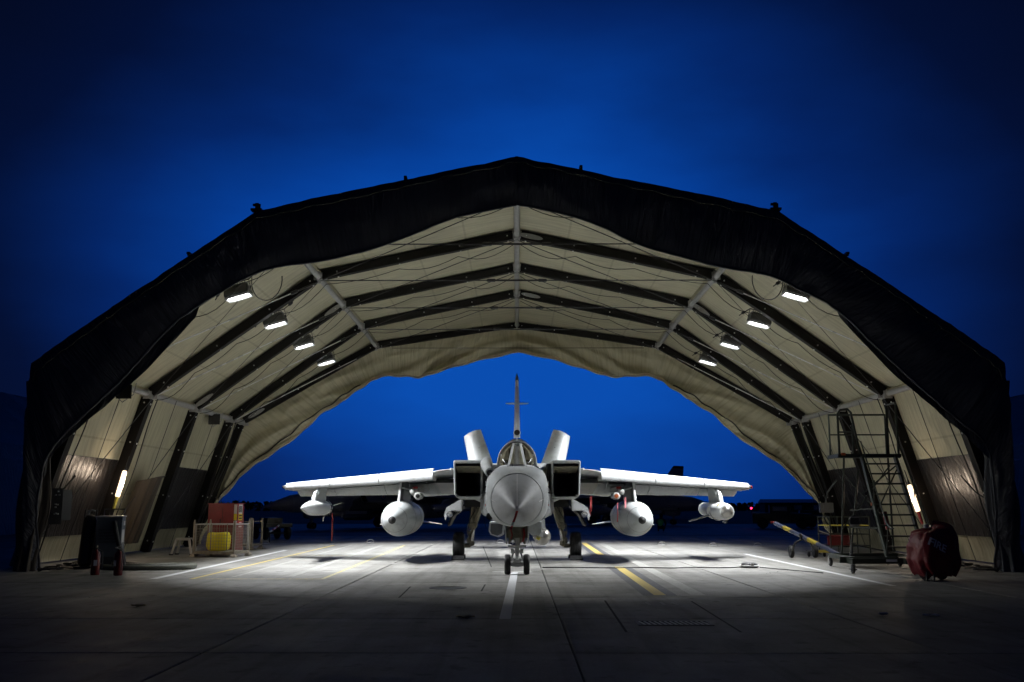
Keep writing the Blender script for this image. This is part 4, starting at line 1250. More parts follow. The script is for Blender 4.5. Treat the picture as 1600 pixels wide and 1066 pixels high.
    ng.box((0, -.02, .60), (.38, .16, .045)).box((-.10, -.06, .40), (.04, .06, .18), rotm('Y', 18)).box((.10, -.06, .40), (.04, .06, .18), rotm('Y', -18))
    ng.tube([(-.09, -.05, .54), (0, -.13, .40), (.09, -.05, .54)], .02, 6).tube([(-.08, -.06, .25), (0, -.15, .38), (.08, -.06, .25)], .022, 6)
    ng.box((0, -.06, .30), (.15, .10, .09)).box((0, -.05, .20), (.20, .09, .06)).box((-.11, -.05, .50), (.05, .10, .10)).box((.11, -.05, .50), (.05, .10, .10))
    ng.build('nose_gear_leg', 'gear_white', J)
    bay = MB().box((0, .35, .95), (.44, .9, .34)).box((-.16, -.12, .80), (.05, .12, .30)).box((.16, -.12, .80), (.05, .12, .30)).tube([(-.10, -.15, .72), (-.12, -.16, .9)], .035, 8).tube([(.12, -.14, .70), (.08, -.16, 1.0)], .02, 6)
    bay.box((.05, -.16, .92), (.07, .06, .14)).box((-.02, -.16, .84), (.09, .08, .05)).box((.08, -.15, .74), (.05, .05, .12))
    bay.build('nose_gear_bay', 'gear_olive', J, smooth=False)
    MB().lathe((-.09, -.22, .68), (0, -1, 0), [(-.05, .04), (.0, .055), (.03, .055), (.03, .045), (.01, 0)], 16).build('taxi_lamp', 'lens_glass', J)
    MB().tube([(.14, -.18, .98), (.16, -.2, .84), (.12, -.2, .70)], .018, 6).tube([(-.14, -.18, .98), (-.10, -.21, .84), (-.13, -.2, .76)], .014, 6).build('hydraulic_hose', 'red_marking', J)
    # ---- sensors under the nose
    lb = MB().loft([[Vector((x, y, z)) for x, z in ((-.62, 1.10), (-.64, .90), (-.60, .82), (-.42, .765), (-.30, .82), (-.28, 1.10))] for y in (0.75, 0.80, 2.2)])
    sf = lb.build('laser_housing', 'jet_light', J, sharp=30)
    MB().prism([(-.585, .743, 1.06), (-.60, .743, .90), (-.57, .743, .84), (-.44, .743, .80), (-.34, .743, .85), (-.32, .743, 1.06)], (0, .006, 0)).build('laser_window', 'jet_dark', sf, smooth=False)
    MB().loft([[Vector((x, y, z)) for x, z in ((.27, 1.1), (.27, .86), (.33, .80), (.50, .80), (.55, .88), (.56, 1.1))] for y in (1.0, 1.05, 2.4)]).build('infrared_housing', 'jet_grey', J, sharp=30)
    tp = MB().lathe((.60, 1.95, .74), (0, 1, 0), [(-.02, 0), (0, .10), (.05, .15), (.14, .19), (.26, .205), (1.9, .205), (2.2, .15), (2.35, 0)], 24)
    pod = tp.build('targeting_pod', 'metal_tip', J)
    MB().box((.52, 1.90, .88), (.13, .10, .30), rotm('Y', -10)).box((.60, 2.9, 1.0), (.14, 1.6, .26)).build('pod_pylon', 'jet_light', pod)
    MB().box((.50, 1.86, .72), (.09, .02, .10), rotm('Y', 30)).build('tag', 'yellow_tag', pod, smooth=False)
    # ---- refuelling probe housing on the starboard shoulder
    pr = MB().tube([(-.60, .15, 2.18), (-.64, .5, 2.28), (-.72, 1.4, 2.42), (-.76, 3.0, 2.52), (-.72, 4.2, 2.50)], [.10, .125, .135, .13, .06], 14, squash=(1.0, 1.15))
    pb = pr.build('refuelling_probe', 'jet_grey', J)
    MB().lathe((-.598, .14, 2.178), (0.1, -1, -.25), [(0, .07), (.003, .07), (.003, 0)], 12).tube([(-.60, .25, 2.22), (-.57, -.02, 2.10)], .022, 8).build('probe_nozzle', 'dark_steel', pb)
    MB().tube([(-.595, .1, 2.18), (-.565, -.08, 2.08)], .012, 6).build('probe_tip', 'chrome', pb)
    # ---- small fittings on the nose
    for s in (-1, 1):
        MB().tube([(s * .66, -.25, 1.74), (s * .78, -.30, 1.73)], .012, 6).build('vane', 'dark_steel', J)
        for z, mm in ((1.53, 'white_marking'), (1.48, 'red_marking'), (1.42, 'white_marking')):
            MB().box((s * .694, .1, z), (.008, .16, .045)).build('warning_mark', mm, J, smooth=False)
        MB().box((s * .70, .6, 1.95), (.008, .30, .10)).build('panel_mark', 'jet_light', J, smooth=False)
    MB().lathe((-.585, -.62, 1.24), (-.55, -.80, -.2), [(-.02, .075), (.012, .075), (.014, .05), (.0, 0)], 16).build('camera_window', 'duct_black', J)
    MB().tube([(-.10, -.35, 2.30), (-.10, -.36, 2.36), (-.11, -.44, 2.37)], .006, 5).build('temperature_probe', 'dark_steel', J)
    # ---- stores under the wings
    for s in (-1, 1):
        xt = s * 3.2
        tk = MB().lathe((xt, 3.75, 1.10), (0, 1, 0.008), [(0, .0), (.03, .05), (.09, .085), (.35, .21), (.7, .325), (1.1, .415), (1.6, .47), (2.2, .485), (3.4, .485), (4.3, .43), (5.1, .30), (5.8, .14), (6.1, .03)], 36)
        tank = tk.build('drop_tank', 'jet_grey', J, sharp=60)
        MB().lathe((xt, 3.742, 1.10), (0, 1, 0), [(0, .0), (.028, .05), (.085, .088), (.12, .10)], 20).build('nose_cap', 'duct_black', tank)
        for d0, r0 in ((.70, .325), (1.6, .47), (2.9, .485), (4.3, .43)):
            MB().lathe((xt, 3.75 + d0 - .008, 1.10 + .008 * d0), (0, 1, 0.008), [(0, r0 - .004), (.002, r0 + .003), (.014, r0 + .004), (.016, r0 - .004)], 36).build('tank_seam', 'jet_dark', tank)
        MB().lathe((xt - s * .22, 5.45, 1.50), (-s * .45, 0, .9), [(0, .05), (.012, .05), (.014, 0)], 12).build('filler_cap', 'metal_tip', tank)
        for q0, q1, mm in ((.30, 5.0, 'red_marking'), (.40, 5.25, 'ink_black'), (.36, 5.6, 'ink_black')):
            MB().box((xt - s * .30, q1, 1.10 - .29 + q0 * .3), (.10, .05, .05), rotm('Y', s * 38)).build('stencil', mm, tank, smooth=False)
        for q in (-1, 1):
            MB().add([(xt + q * .34, 8.0, 1.02), (xt + q * .34, 8.7, 1.02), (xt + q * .92, 8.75, .92), (xt + q * .92, 8.4, .92),
                      (xt + q * .34, 8.0, .985), (xt + q * .34, 8.7, .985), (xt + q * .92, 8.75, .895), (xt + q * .92, 8.4, .895)],
                     [(0, 1, 2, 3), (4, 5, 6, 7), (0, 1, 5, 4), (1, 2, 6, 5), (2, 3, 7, 6), (3, 0, 4, 7)]).build('tank_fin', 'jet_light', tank, smooth=False)
        py = MB().loft([[Vector((xt + a * w, y, z)) for a, y in ((0, y0), (1, y0 + .25), (1, y1 - .3), (0, y1), (-1, y1 - .3), (-1, y0 + .25))] for z, y0, y1, w in ((1.50, 5.25, 7.9, .07), (2.20, 5.75, 7.9, .075))])
        pyl = py.build('pylon', 'jet_dark', J, smooth=False)
        MB().tube([(xt - s * .0 , 5.26, 1.55), (xt, 5.66, 2.10)], .035, 8).build('pylon_edge', 'white_marking', pyl)
        # missile rail on the inboard side of the pylon
        xr = xt - s * .42
        MB().tube([(xt - s * .05, 5.6, 1.95), (xr + s * .05, 5.5, 1.86)], .022, 6).box((xr, 6.8, 1.90), (.12, 2.4, .12)).build('missile_rail', 'jet_light', pyl)
        mi = MB().lathe((xr + s * .06, 5.35, 1.83), (0, 1, 0), [(-.10, 0), (-.08, .05), (-.02, .078), (.06, .085), (.10, .085)], 16)
        mi.lathe((xr - s * .11, 5.05, 1.72), (0, 1, 0), [(0, .055), (.02, .09), (.10, .105), (.24, .105), (.30, .08), (.9, .08)], 16)
        mi.box((xr - s * .05, 5.4, 1.76), (.16, .2, .10))
        mi.build('rail_fitting', 'gear_white', pyl)
        MB().lathe((xr - s * .11, 5.03, 1.72), (0, 1, 0), [(-.02, 0), (-.015, .05), (.03, .06), (.05, .06)], 14).build('rail_cap', 'orange_cap' if s > 0 else 'duct_black', pyl)
        MB().box((xr + s * .0, 5.55, 1.95), (.12, .10, .06)).build('cover', 'red_marking', pyl)
        # outboard stores
        xo = s * 5.66
        if s < 0:
            pd = MB().lathe((xo, 4.75, 1.40), (0, 1, 0), [(-.35, 0), (-.2, .035), (.2, .105), (.6, .16), (1.0, .20), (1.3, .215), (2.4, .22), (3.0, .20), (3.4, .15), (3.42, .0)], 28)
            po_ = pd.build('jamming_pod', 'jet_light', J)
            MB().lathe((xo, 7.62, 1.40), (0, 1, 0), [(0, .223), (.10, .223)], 28).build('pod_band', 'jet_dark', po_)
            for a in (20, 160, 250):
                MB().tube([(xo + .2 * math.cos(R(a)), 8.0, 1.40 + .2 * math.sin(R(a))), (xo + .42 * math.cos(R(a)), 8.25, 1.40 + .42 * math.sin(R(a)))], .012, 5).build('pod_antenna', 'white_marking', po_)
        else:
            pd = MB().lathe((xo, 5.25, 1.30), (0, 1, 0.02), [(0, .165), (.02, .20), (.3, .235), (.9, .25), (1.8, .25), (2.3, .22), (3.2, .20), (3.6, .0)], 28)
            po_ = pd.build('flare_pod', 'jet_light', J)
            MB().lathe((xo, 5.25, 1.30), (0, -1, 0), [(-.22, .215), (-.05, .188), (0, .166), (.05, .13), (.09, .07), (.10, 0)], 24).build('pod_nose', 'metal_tip', po_)
            MB().box((xo - .13, 5.62, 1.46), (.09, .10, .09), rotm('Y', -40)).build('pod_mark', 'yellow_tag', po_, smooth=False)
            MB().lathe((xo, 6.35, 1.30), (0, 1, 0), [(0, .2535), (.06, .2535)], 28).lathe((xo - .2, 6.5, 1.33), (-1, -.3, .1), [(0, .10), (.07, .10), (.07, 0)], 16).build('pod_band', 'metal_tip', po_)
            MB().tube([(xo - .15, 6.6, 1.22), (xo - .62, 7.6, 1.02)], .028, 6).build('pod_antenna', 'jet_dark', po_)
            MB().sphere((xo + .02, 5.7, 1.03), .07, 8, 6, (1, 1.4, .6)).build('pod_blister', 'jet_dark', po_)
        op = MB().loft([[Vector((xo + a * w, y, z)) for a, y in ((0, y0), (1, y0 + .18), (1, y1 - .2), (0, y1), (-1, y1 - .2), (-1, y0 + .18))] for z, y0, y1, w in ((1.48, 5.95, 7.6, .065), (1.75, 6.12, 7.7, .07), (1.98, 6.62, 7.8, .07))])
        opl = op.build('outer_pylon', 'jet_grey', J, smooth=False)
        MB().tube([(xo, 5.96, 1.52), (xo, 6.10, 1.72), (xo, 6.26, 1.82), (xo, 6.48, 1.86)], [.06, .065, .055, .03], 8).build('pylon_edge', 'jet_light', opl)
    return J


jet = build_jet()
jet.location = (0, 22.0, 0)
tag(jet, 'grey swing-wing strike jet parked nose-on in the lit shelter', 'jet')
JETS = 'strike jets on the apron'
jet['group'] = JETS

b1 = copy_tree(jet)
b1.location = (-13.0, 64.0, 0); b1.rotation_euler = (0, 0, -math.atan2(0.74, 0.672))
for c_ in b1.children:
    if c_.name.startswith('fin'):
        c_.scale.z = 0.60; c_.location.z = 1.10      # a lower-tailed jet: its fin stays hidden behind the near jet
tag(b1, 'dark jet parked outside, its nose showing below the left wingtip', 'jet', JETS)
b2 = copy_tree(jet)
b2.location = (12.2, 79.0, 0); b2.rotation_euler = (0, 0, math.atan2(0.90, 0.436))
tag(b2, 'dark jet parked outside beyond the right fuel tank and crouching person', 'jet', JETS)
b3 = copy_tree(jet)
b3.location = (8.7, 109.2, 0); b3.rotation_euler = (0, 0, -math.atan2(0.75, 0.66))
tag(b3, 'far dark jet with only its fin showing above the right wing', 'jet', JETS)

# wheel chocks
ck_proto = None
for x, y, lab in ((-1.62, 27.82, 'black wheel chock in front of the left main wheel'), (1.62, 27.82, 'black wheel chock in front of the right main wheel')):
    o = MB().loft([[Vector((sx * .17, yy * .8, zz * .8)) for yy, zz in ((-.16, 0.006), (.10, 0.006), (.07, .13), (.03, .15), (-.04, .12), (-.16, .03))] for sx in (-1, 1)]).build('wheel_chock', 'black_rubber', smooth=False)
    o.location = (x, y, 0); tag(o, lab, 'chock', 'black wheel chocks')
for x, lab in ((-1.62, 'black wheel chock behind the left main wheel'), (1.62, 'black wheel chock behind the right main wheel')):
    o = MB().loft([[Vector((sx * .17, yy * .8, zz * .8)) for yy, zz in ((.16, 0.006), (-.10, 0.006), (-.07, .13), (-.03, .15), (.04, .12), (.16, .03))] for sx in (-1, 1)]).build('wheel_chock', 'black_rubber', smooth=False)
    o.location = (x, 28.62, 0); tag(o, lab, 'chock', 'black wheel chocks')


# remove-before-flight streamers
def streamer(name, pts, w, m, lab, stripe=None):
    root = empty(name, pts[0], label=lab, cat='streamer')
    o0 = Vector(pts[0])
    def sheet(a, b, mm, nm, proud=0.0):
        mb = MB(); n = 14; rows = []
        for i in range(n + 1):
            u = a + (b - a) * i / n
            p = Vector(lin_at(pts, u)) - o0 + Vector((0, 0.015 * math.sin(u * 9) - proud, 0))
            tw = 0.5 * math.sin(u * 5)
            d = Vector((math.cos(tw), math.sin(tw), 0)) * (w / 2 + (0.001 if proud else 0))
            rows.append([p - d, p + d, p + d + Vector((0, .004 + 2 * proud, 0)), p - d + Vector((0, .004 + 2 * proud, 0))])
        mb.loft(rows).build(nm, mm, root, sharp=60)
    sheet(0, 1, m, 'ribbon')
    if stripe:
        sheet(stripe[0], stripe[1], 'white_marking', 'printed_band', 0.002)
    return root


streamer('warning_streamer', [(0.0, 18.33, 1.37), (-0.03, 18.36, 1.26), (-0.085, 18.40, 1.12), (-0.12, 18.42, 1.02)], 0.045, 'streamer_red', 'red streamer with white band hanging from the jet nose tip', (0.55, 0.72))
streamer('warning_streamer', [(2.90, 27.0, 1.69), (2.90, 26.98, 1.4), (2.91, 26.97, 1.10)], 0.05, 'streamer_pink', 'longer pale red streamer hanging from the orange cap by the right tank')
streamer('warning_streamer', [(2.70, 27.1, 1.55), (2.70, 27.1, 1.3), (2.69, 27.1, 1.03)], 0.035, 'streamer_pink', 'narrow pale red streamer hanging nearest the jet beside the right tank')
streamer('warning_streamer', [(-5.42, 29.6, 1.24), (-5.40, 29.6, 0.9), (-5.41, 29.6, 0.45)], 0.05, 'red_enamel', 'dark red streamer hanging below the left outer pod')
streamer('warning_streamer', [(2.35, 32.0, 1.75), (2.34, 32.0, 1.4), (2.30, 32.0, 1.15)], 0.08, 'red_enamel', 'dark red streamer hanging in shadow behind the right wing root')
# @@PROPS
# ------------------------------------------------------------------ left side equipment
def thing(name, loc, rz, label, cat, group=None):
    return empty(name, loc, rz, label=label, cat=cat, group=group)


# mesh-sided stillage cage; local x along the front, y to the back
cg_ = thing('stillage_cage', (-9.36, 29.35, 0), R(-9), 'rusty mesh sided stillage cage on feet with one solid floor', 'cage')
W, Dp, H = 1.24, 1.0, 0.95
for x, y in ((0, 0), (W, 0), (0, Dp), (W, Dp)):
    p = MB().box((x, y, .52), (.05, .05, .96)).loft([[Vector((x + a * k, y + b * k, z)) for a, b in ((-1, -1), (1, -1), (1, 1), (-1, 1))] for z, k in ((0.006, .085), (.03, .085), (.10, .04))]).box((x, y, 1.02), (.035, .035, .08))
    p.build('corner_post', 'stillage_steel', cg_, smooth=False)
MB().box((W / 2, Dp / 2, .14), (W - .02, Dp - .02, .05)).box((W / 2, 0.0, .13), (W, .05, .08)).box((W / 2, Dp, .13), (W, .05, .08)).box((0, Dp / 2, .13), (.045, Dp, .08)).box((W, Dp / 2, .13), (.045, Dp, .08)).build('cage_floor', 'stillage_steel', cg_, smooth=False)


def mesh_side(a, b, z0, z1, step=0.075):
    a, b = Vector(a), Vector(b); L = (b - a).length; d = (b - a) / L
    m = MB()
    for k in range(1, int(L / step)):
        p = a + d * (k * step); m.tube([p + Vector((0, 0, z0)), p + Vector((0, 0, z1))], .0038, 4, False)
    for k in range(1, int((z1 - z0) / step)):
        z = z0 + k * step; m.tube([a + Vector((0, 0, z)), b + Vector((0, 0, z))], .0038, 4, False)
    tag(m.build('wire_mesh', 'stillage_steel', cg_), kind='stuff')
    f_ = MB().tube([a + Vector((0, 0, z1)), b + Vector((0, 0, z1))], .018, 6).tube([a + d * .05 + Vector((0, 0, z0)), a + d * .05 + Vector((0, 0, z1))], .015, 6).tube([b - d * .05 + Vector((0, 0, z0)), b - d * .05 + Vector((0, 0, z1))], .015, 6)
    f_.build('side_rail', 'galvanised', cg_)


mesh_side((0, 0, 0), (W, 0, 0), .2, H - .02, .085)
mesh_side((W, 0, 0), (W, Dp, 0), .2, H - .02)
mesh_side((0, 0, 0), (0, Dp, 0), .2, H - .02)
mesh_side((0, Dp, 0), (W, Dp, 0), .2, H - .02)
for q in (.42, .82):
    MB().tube([(q * W, -.012, .2), (q * W, -.012, H)], .016, 6).build('upright', 'stillage_steel', cg_)

# yellow bag lying in the cage
def bagfn(u, v):
    a = 2 * math.pi * u; ph = math.pi * (v - .5)
    cx, sx = math.cos(a), math.sin(a)
    e = .35
    r = abs(math.cos(ph)) ** .35
    x = .33 * math.copysign(abs(cx) ** e, cx) * r; y = .20 * math.copysign(abs(sx) ** .6, sx) * r; z = .26 * math.copysign(abs(math.sin(ph)) ** .5, math.sin(ph))
    z += .05 * abs(x / .33) ** 2 * (1 if z > 0 else 0)
    k = 1 + .07 * noise.noise(Vector((x * 6, y * 6, z * 6)))
    return Vector((x * k, y * k, z * k + .26))
yb = MB().grid(bagfn, 40, 20).build('yellow_sack', 'yellow_bag')
yb.location = (-8.72, 29.62, 0.166); yb.rotation_euler = (0, 0, R(-12))
tag(yb, 'bright yellow sack lying inside the mesh cage', 'sack')
# lettering that has rubbed off the sack stays as brown smudges (illegible in the photograph)

# red cabinet standing behind the cage, signs on its side
rc = thing('red_cabinet', (-9.02, 31.3, 0), R(-3), 'dark red metal cabinet with safety signs behind the mesh cage', 'cabinet')
MB().box((0, 0, .80), (.90, .66, 1.42)).box((0, 0, .045), (.8, .56, .08)).build('body', 'red_enamel', rc, smooth=False)
MB().box((0, 0, 1.525), (.94, .70, .028)).build('lid', 'red_enamel', rc, smooth=False)
MB().box((0, -.334, 1.0), (.008, .008, .8)).box((-.06, -.34, 1.0), (.02, .02, .14)).build('door_seam', 'ink_black', rc, smooth=False)
sg = MB().box((.4535, -.02, 1.36), (.006, .34, .28)).build('white_sign', 'sign_white', rc, smooth=False)
ink = MB()
for k, (y, w) in enumerate(((-.14, .03), (-.09, .05), (-.03, .03), (.03, .05), (.09, .03))):
    ink.box((.458, y - .01, 1.36), (.003, w, .20))
ink.build('sign_print', 'ink_black', sg, smooth=False)
sg = MB().box((.4535, -.02, 1.12), (.006, .34, .20)).build('yellow_sign', 'sign_yellow', rc, smooth=False)
MB().box((.458, -.02, 1.16), (.003, .26, .04)).box((.458, -.02, 1.08), (.003, .26, .04)).build('sign_print', 'ink_black', sg, smooth=False)
sg = MB().box((.4535, -.02, .90), (.006, .34, .20)).build('red_sign', 'red_marking', rc, smooth=False)
MB().box((.458, -.02, .95), (.003, .22, .03)).box((.458, -.02, .90), (.003, .22, .02)).box((.458, -.02, .83), (.003, .30, .04)).build('sign_print', 'sign_white', sg, smooth=False)
MB().box((.40, -.334, 1.36), (.09, .006, .28)).build('white_sign', 'sign_white', rc, smooth=False)
MB().box((.40, -.334, 1.12), (.09, .006, .20)).build('yellow_sign', 'sign_yellow', rc, smooth=False)
MB().box((.40, -.334, .90), (.09, .006, .20)).build('red_sign', 'sign_white', rc, smooth=False)

# post rack behind
pk = thing('post_pallet', (-9.3, 34.0, 0), R(-6), 'dark steel post pallet standing behind the red cabinet', 'pallet')
for x, y in ((0, 0), (.42, 0), (0, .9), (.42, .9)):
    MB().box((x, y, .53), (.055, .055, 1.04)).loft([[Vector((x + a * k, y + b * k, z)) for a, b in ((-1, -1), (1, -1), (1, 1), (-1, 1))] for z, k in ((0.006, .12), (.03, .12), (.12, .04))]).build('corner_post', 'stillage_steel', pk, smooth=False)
MB().box((.21, 0, .16), (.42, .04, .06)).box((.21, .9, .16), (.42, .04, .06)).box((0, .45, .16), (.04, .9, .06)).box((.42, .45, .16), (.04, .9, .06)).build('base_frame', 'stillage_steel', pk, smooth=False)
MB().box((.21, 0, .94), (.42, .03, .03)).box((.42, .45, .94), (.03, .9, .03)).build('top_rail', 'stillage_steel', pk, smooth=False)

# little dark trailer with a red and white drawbar
tr = thing('low_trailer', (-10.3, 44.0, 0), R(35), 'low dark trailer outside with its drawbar banded red and white', 'trailer')
MB().box((0, 1.0, .62), (1.2, 1.8, .16)).box((0, 1.1, .82), (.7, .9, .24)).build('deck', 'truck_dark', tr, smooth=False)
for x, y in ((-.5, .4), (.5, .4), (-.5, 1.6), (.5, 1.6)):
    t, h = MB(), MB(); wheel(t, h, (x, y, .28), .28, .16); w_ = t.build('wheel', 'black_rubber', tr, sharp=25); h.build('hub', 'dark_steel', w_)
MB().box((-.5, 1.0, .5), (.05, 1.4, .06)).box((.5, 1.0, .5), (.05, 1.4, .06)).tube([(-.5, .4, .28), (.5, .4, .28)], .03, 8).tube([(-.5, 1.6, .28), (.5, 1.6, .28)], .03, 8).build('chassis', 'truck_dark', tr, smooth=False)
# drawbar reaches back towards the cage
p0, p1 = Vector((0, .15, .62)), Vector((-1.6, -2.9, .42))
for k in range(5):
    a, b = p0.lerp(p1, k / 5), p0.lerp(p1, (k + 1) / 5)
    MB().tube([a, b], .035, 8).build('drawbar_band', 'streamer_red' if k % 2 else 'sign_white', tr)
MB().tube([p1, p1 + Vector((0, 0, -.41))], .03, 8).build('jockey_leg', 'dark_steel', tr)

# folding step stool
ss = thing('step_stool', (-10.0, 30.5, 0), R(-8), 'grey alloy step stool beside the mesh cage', 'stool')
MB().box((0, 0, .49), (.44, .30, .035)).box((0, -.15, .47), (.44, .02, .06)).build('top', 'alloy', ss, smooth=False)
for x in (-1, 1):
    for y in (-1, 1):
        MB().loft([[Vector((x * (.20 + .12 * k) + a * .032, y * (.13 + .06 * k) + b * .02, .47 - .46 * k)) for a, b in ((-1, -1), (1, -1), (1, 1), (-1, 1))] for k in (0, 1)]).build('leg', 'alloy', ss, smooth=False)
        MB().box((x * .325, y * .19, .025), (.10, .07, .04)).build('rubber_foot', 'black_rubber', ss, smooth=False)
MB().box((0, -.16, .30), (.10, .02, .02)).tube([(-.27, .165, .2), (.27, .165, .2)], .012, 6).build('stay', 'alloy', ss, smooth=False)

# ground power cabinet on wheels
gc = thing('power_cabinet', (-9.72, 24.2, 0), R(14), 'blue grey wheeled power cabinet with a black hose by the left lamp', 'cabinet')
MB().box((0, 0, .74), (.56, .62, .92)).build('body', 'cabinet_blue', gc, smooth=False)
MB().box((0, 0, 1.212), (.60, .66, .03)).build('lid', 'alloy', gc, smooth=False)
for k in range(5):
    MB().box((-.02, -.314, .62 + k * .07), (.40, .012, .02)).build('louvre', 'dark_steel', gc, smooth=False)
MB().box((.284, -.05, .75), (.006, .34, .30)).box((.284, .1, 1.05), (.006, .2, .1)).build('data_plate', 'panel_led', gc, smooth=False)
for x in (-.26, .26):
    t, h = MB(), MB(); wheel(t, h, (x, .05, .14), .14, .07); w_ = t.build('wheel', 'black_rubber', gc, sharp=25); h.build('hub', 'dark_steel', w_)
MB().box((0, -.1, .22), (.50, .44, .12)).box((0, -.26, .085), (.2, .06, .16)).tube([(-.26, .05, .14), (.26, .05, .14)], .02, 6).build('chassis', 'dark_steel', gc, smooth=False)
MB().tube([(-.22, .3, 1.15), (-.24, .45, 1.38), (.24, .45, 1.38), (.22, .3, 1.15)], .018, 6).build('handle', 'dark_steel', gc)
hz = [(.12, -.33, 1.10), (.16, -.40, .9), (.24, -.44, .62), (.36, -.46, .32), (.40, -.50, .08)]
MB().tube([Vector(poly_at(hz, i / 20)) for i in range(21)], .055, 10).build('hose', 'black_rubber', gc)
# tall black canister leaning on a trolley beside it
bt = thing('cylinder_trolley', (-10.28, 24.1, 0), R(10), 'tall black cylinder leaning on a trolley at the foot of the front rib', 'trolley')
MB().tube([(0, 0, .06), (.01, .02, .10), (.06, .12, 1.12), (.066, .13, 1.22), (.07, .135, 1.25)], [.12, .15, .15, .11, .04], 16).build('cylinder', 'black_plastic', bt)
MB().tube([(-.16, .14, .12), (-.10, .30, 1.36), (.16, .30, 1.36), (.16, .14, .12)], .018, 6).box((0, .02, .03), (.40, .34, .03)).build('frame', 'dark_steel', bt)
MB().tube([(.0, .10, 1.33), (.1, .08, 1.36), (.17, .06, 1.34)], .022, 6).tube([(.0, .1, 1.24), (.04, .1, 1.35)], .03, 6).build('valve', 'galvanised', bt)


def extinguisher(x, y, lab, rz=0):
    r_ = thing('fire_extinguisher', (x, y, 0), rz, lab, 'extinguisher', 'fire extinguishers on the floor')
    MB().lathe((0, 0, .006), (0, 0, 1), [(0, .085), (.012, .09), (.42, .09), (.47, .075), (.505, .035), (.53, .03), (.53, 0)], 20).build('cylinder', 'red_dark', r_)
    MB().box((0, 0, .555), (.03, .04, .05)).box((.02, -.05, .595), (.022, .17, .015), rotm('X', 14)).box((.02, -.05, .565), (.022, .14, .014)).build('valve', 'black_plastic', r_, smooth=False)
    MB().tube([(.03, 0, .54), (.12, -.01, .50), (.135, -.02, .30), (.125, -.02, .12)], .014, 6).build('hose', 'black_rubber', r_)
    MB().box((0, -.0915, .26), (.07, .006, .12)).build('label_plate', 'sign_white', r_, smooth=False)


extinguisher(-9.02, 21.75, 'red fire extinguisher at far left on the floor by the cylinder trolley', R(20))
extinguisher(-8.47, 21.6, 'red fire extinguisher in front of the blue grey cabinet', R(-30))

# ribbed hose lying doubled on the floor
hp = [(-11.0, 25.6), (-10.4, 25.1), (-9.9, 24.0), (-9.2, 23.35), (-8.6, 23.35), (-8.0, 23.45), (-7.62, 23.75), (-7.72, 24.2), (-8.2, 24.25), (-8.8, 24.0), (-9.3, 24.1)]
pts = [Vector((*poly_at(hp, i / 150), .062)) for i in range(151)]
hs = MB().tube(pts, [.058 + .008 * (i % 2) for i in range(151)], 9).build('ribbed_hose', 'hose_grey')
tag(hs, 'grey green ribbed hose lying doubled back on the floor beside the cabinet', 'hose')
hp2 = [(-10.7, 24.9), (-10.2, 25.6), (-9.6, 25.35), (-9.25, 25.0), (-9.5, 24.75), (-10.0, 25.0)]
hs2 = MB().tube([Vector((*poly_at(hp2, i / 60), .045)) for i in range(61)], .04, 8).build('coiled_cable', 'cable_black')
tag(hs2, 'short black cable coil on the floor behind the cabinet', 'cable')
# loose cable heap along the foot of each wall
for s, lab in ((-1, 'tangled black cables along the foot of the left wall'), (1, 'tangled black cables along the foot of the right wall by the red cover')):
    pts = []
    for i in range(120):
        u = i / 119
        pts.append(Vector((s * (11.0 - .5 * (1 - u) + .22 * math.sin(u * 31) + .1 * math.sin(u * 77)), 22.6 + 3.2 * u + .25 * math.cos(u * 29), .03 + .02 * (math.sin(u * 60) + 1))))
    tag(MB().tube(pts, .02, 6).build('cable_heap', 'cable_black'), lab, 'cable')

# ------------------------------------------------------------------ right side equipment
# access steps: treads face the camera, platform at the top
ac = thing('access_steps', (7.9, 22.6, 0), R(0), 'tall dark green wheeled access steps with platform against the right wall', 'steps')


def gt(pts, r=.03, name='rail', m='green_steel', n=8):
    return MB().tube(pts, r, n).build(name, m, ac)


S0, S1 = Vector((.50, .45, .18)), Vector((.46, 1.75, 2.66))        # near stringer (left side)
T0, T1 = Vector((1.36, .45, .18)), Vector((1.27, 1.75, 2.66))
for a, b in ((S0, S1), (T0, T1)):
    d = (b - a).normalized(); nn = Vector((0, d.z, -d.y))
    MB().loft([[q + Vector((x, 0, 0)) + nn * z for x, z in ((-.026, -.06), (.026, -.06), (.026, .06), (-.026, .06))] for q in (a, b)]).build('stringer', 'green_steel', ac, smooth=False)
for k in range(10):
    u = (k + .5) / 10.3
    a, b = S0.lerp(S1, u), T0.lerp(T1, u); c = (a + b) / 2
    MB().box(c, ((b - a).length, .17, .022)).box(c + Vector((0, -.085, -.012)), ((b - a).length, .008, .035)).build('tread', 'green_steel', ac, smooth=False)
MB().box((.66, 2.15, 2.66), (1.5, .85, .04)).box((.66, 1.735, 2.66), (1.52, .03, .09)).box((-.09, 2.15, 2.66), (.03, .85, .09)).build('platform', 'green_steel', ac, smooth=False)
# guard rails
gt([(-.05, 1.8, 2.68), (-.05, 1.8, 3.68), (.02, 1.8, 3.78), (.20, 1.8, 3.80), (.27, 1.78, 3.72), (.33, 1.76, 3.30), (.44, 1.74, 2.70)])
gt([(.30, 1.8, 2.68), (.30, 1.8, 3.36), (.26, 1.8, 3.40)])
gt([(-.05, 1.8, 3.24), (.30, 1.8, 3.24)], .018)
gt([(-.05, 2.5, 2.68), (-.05, 2.5, 3.72), (1.36, 2.5, 3.72), (1.36, 2.5, 2.68)])
gt([(-.05, 2.5, 3.22), (1.36, 2.5, 3.22)], .018)
gt([(1.38, 1.78, 2.60), (1.38, 1.78, 3.90), (1.39, 1.86, 3.96), (1.40, 2.45, 3.96), (1.40, 2.5, 2.68)])
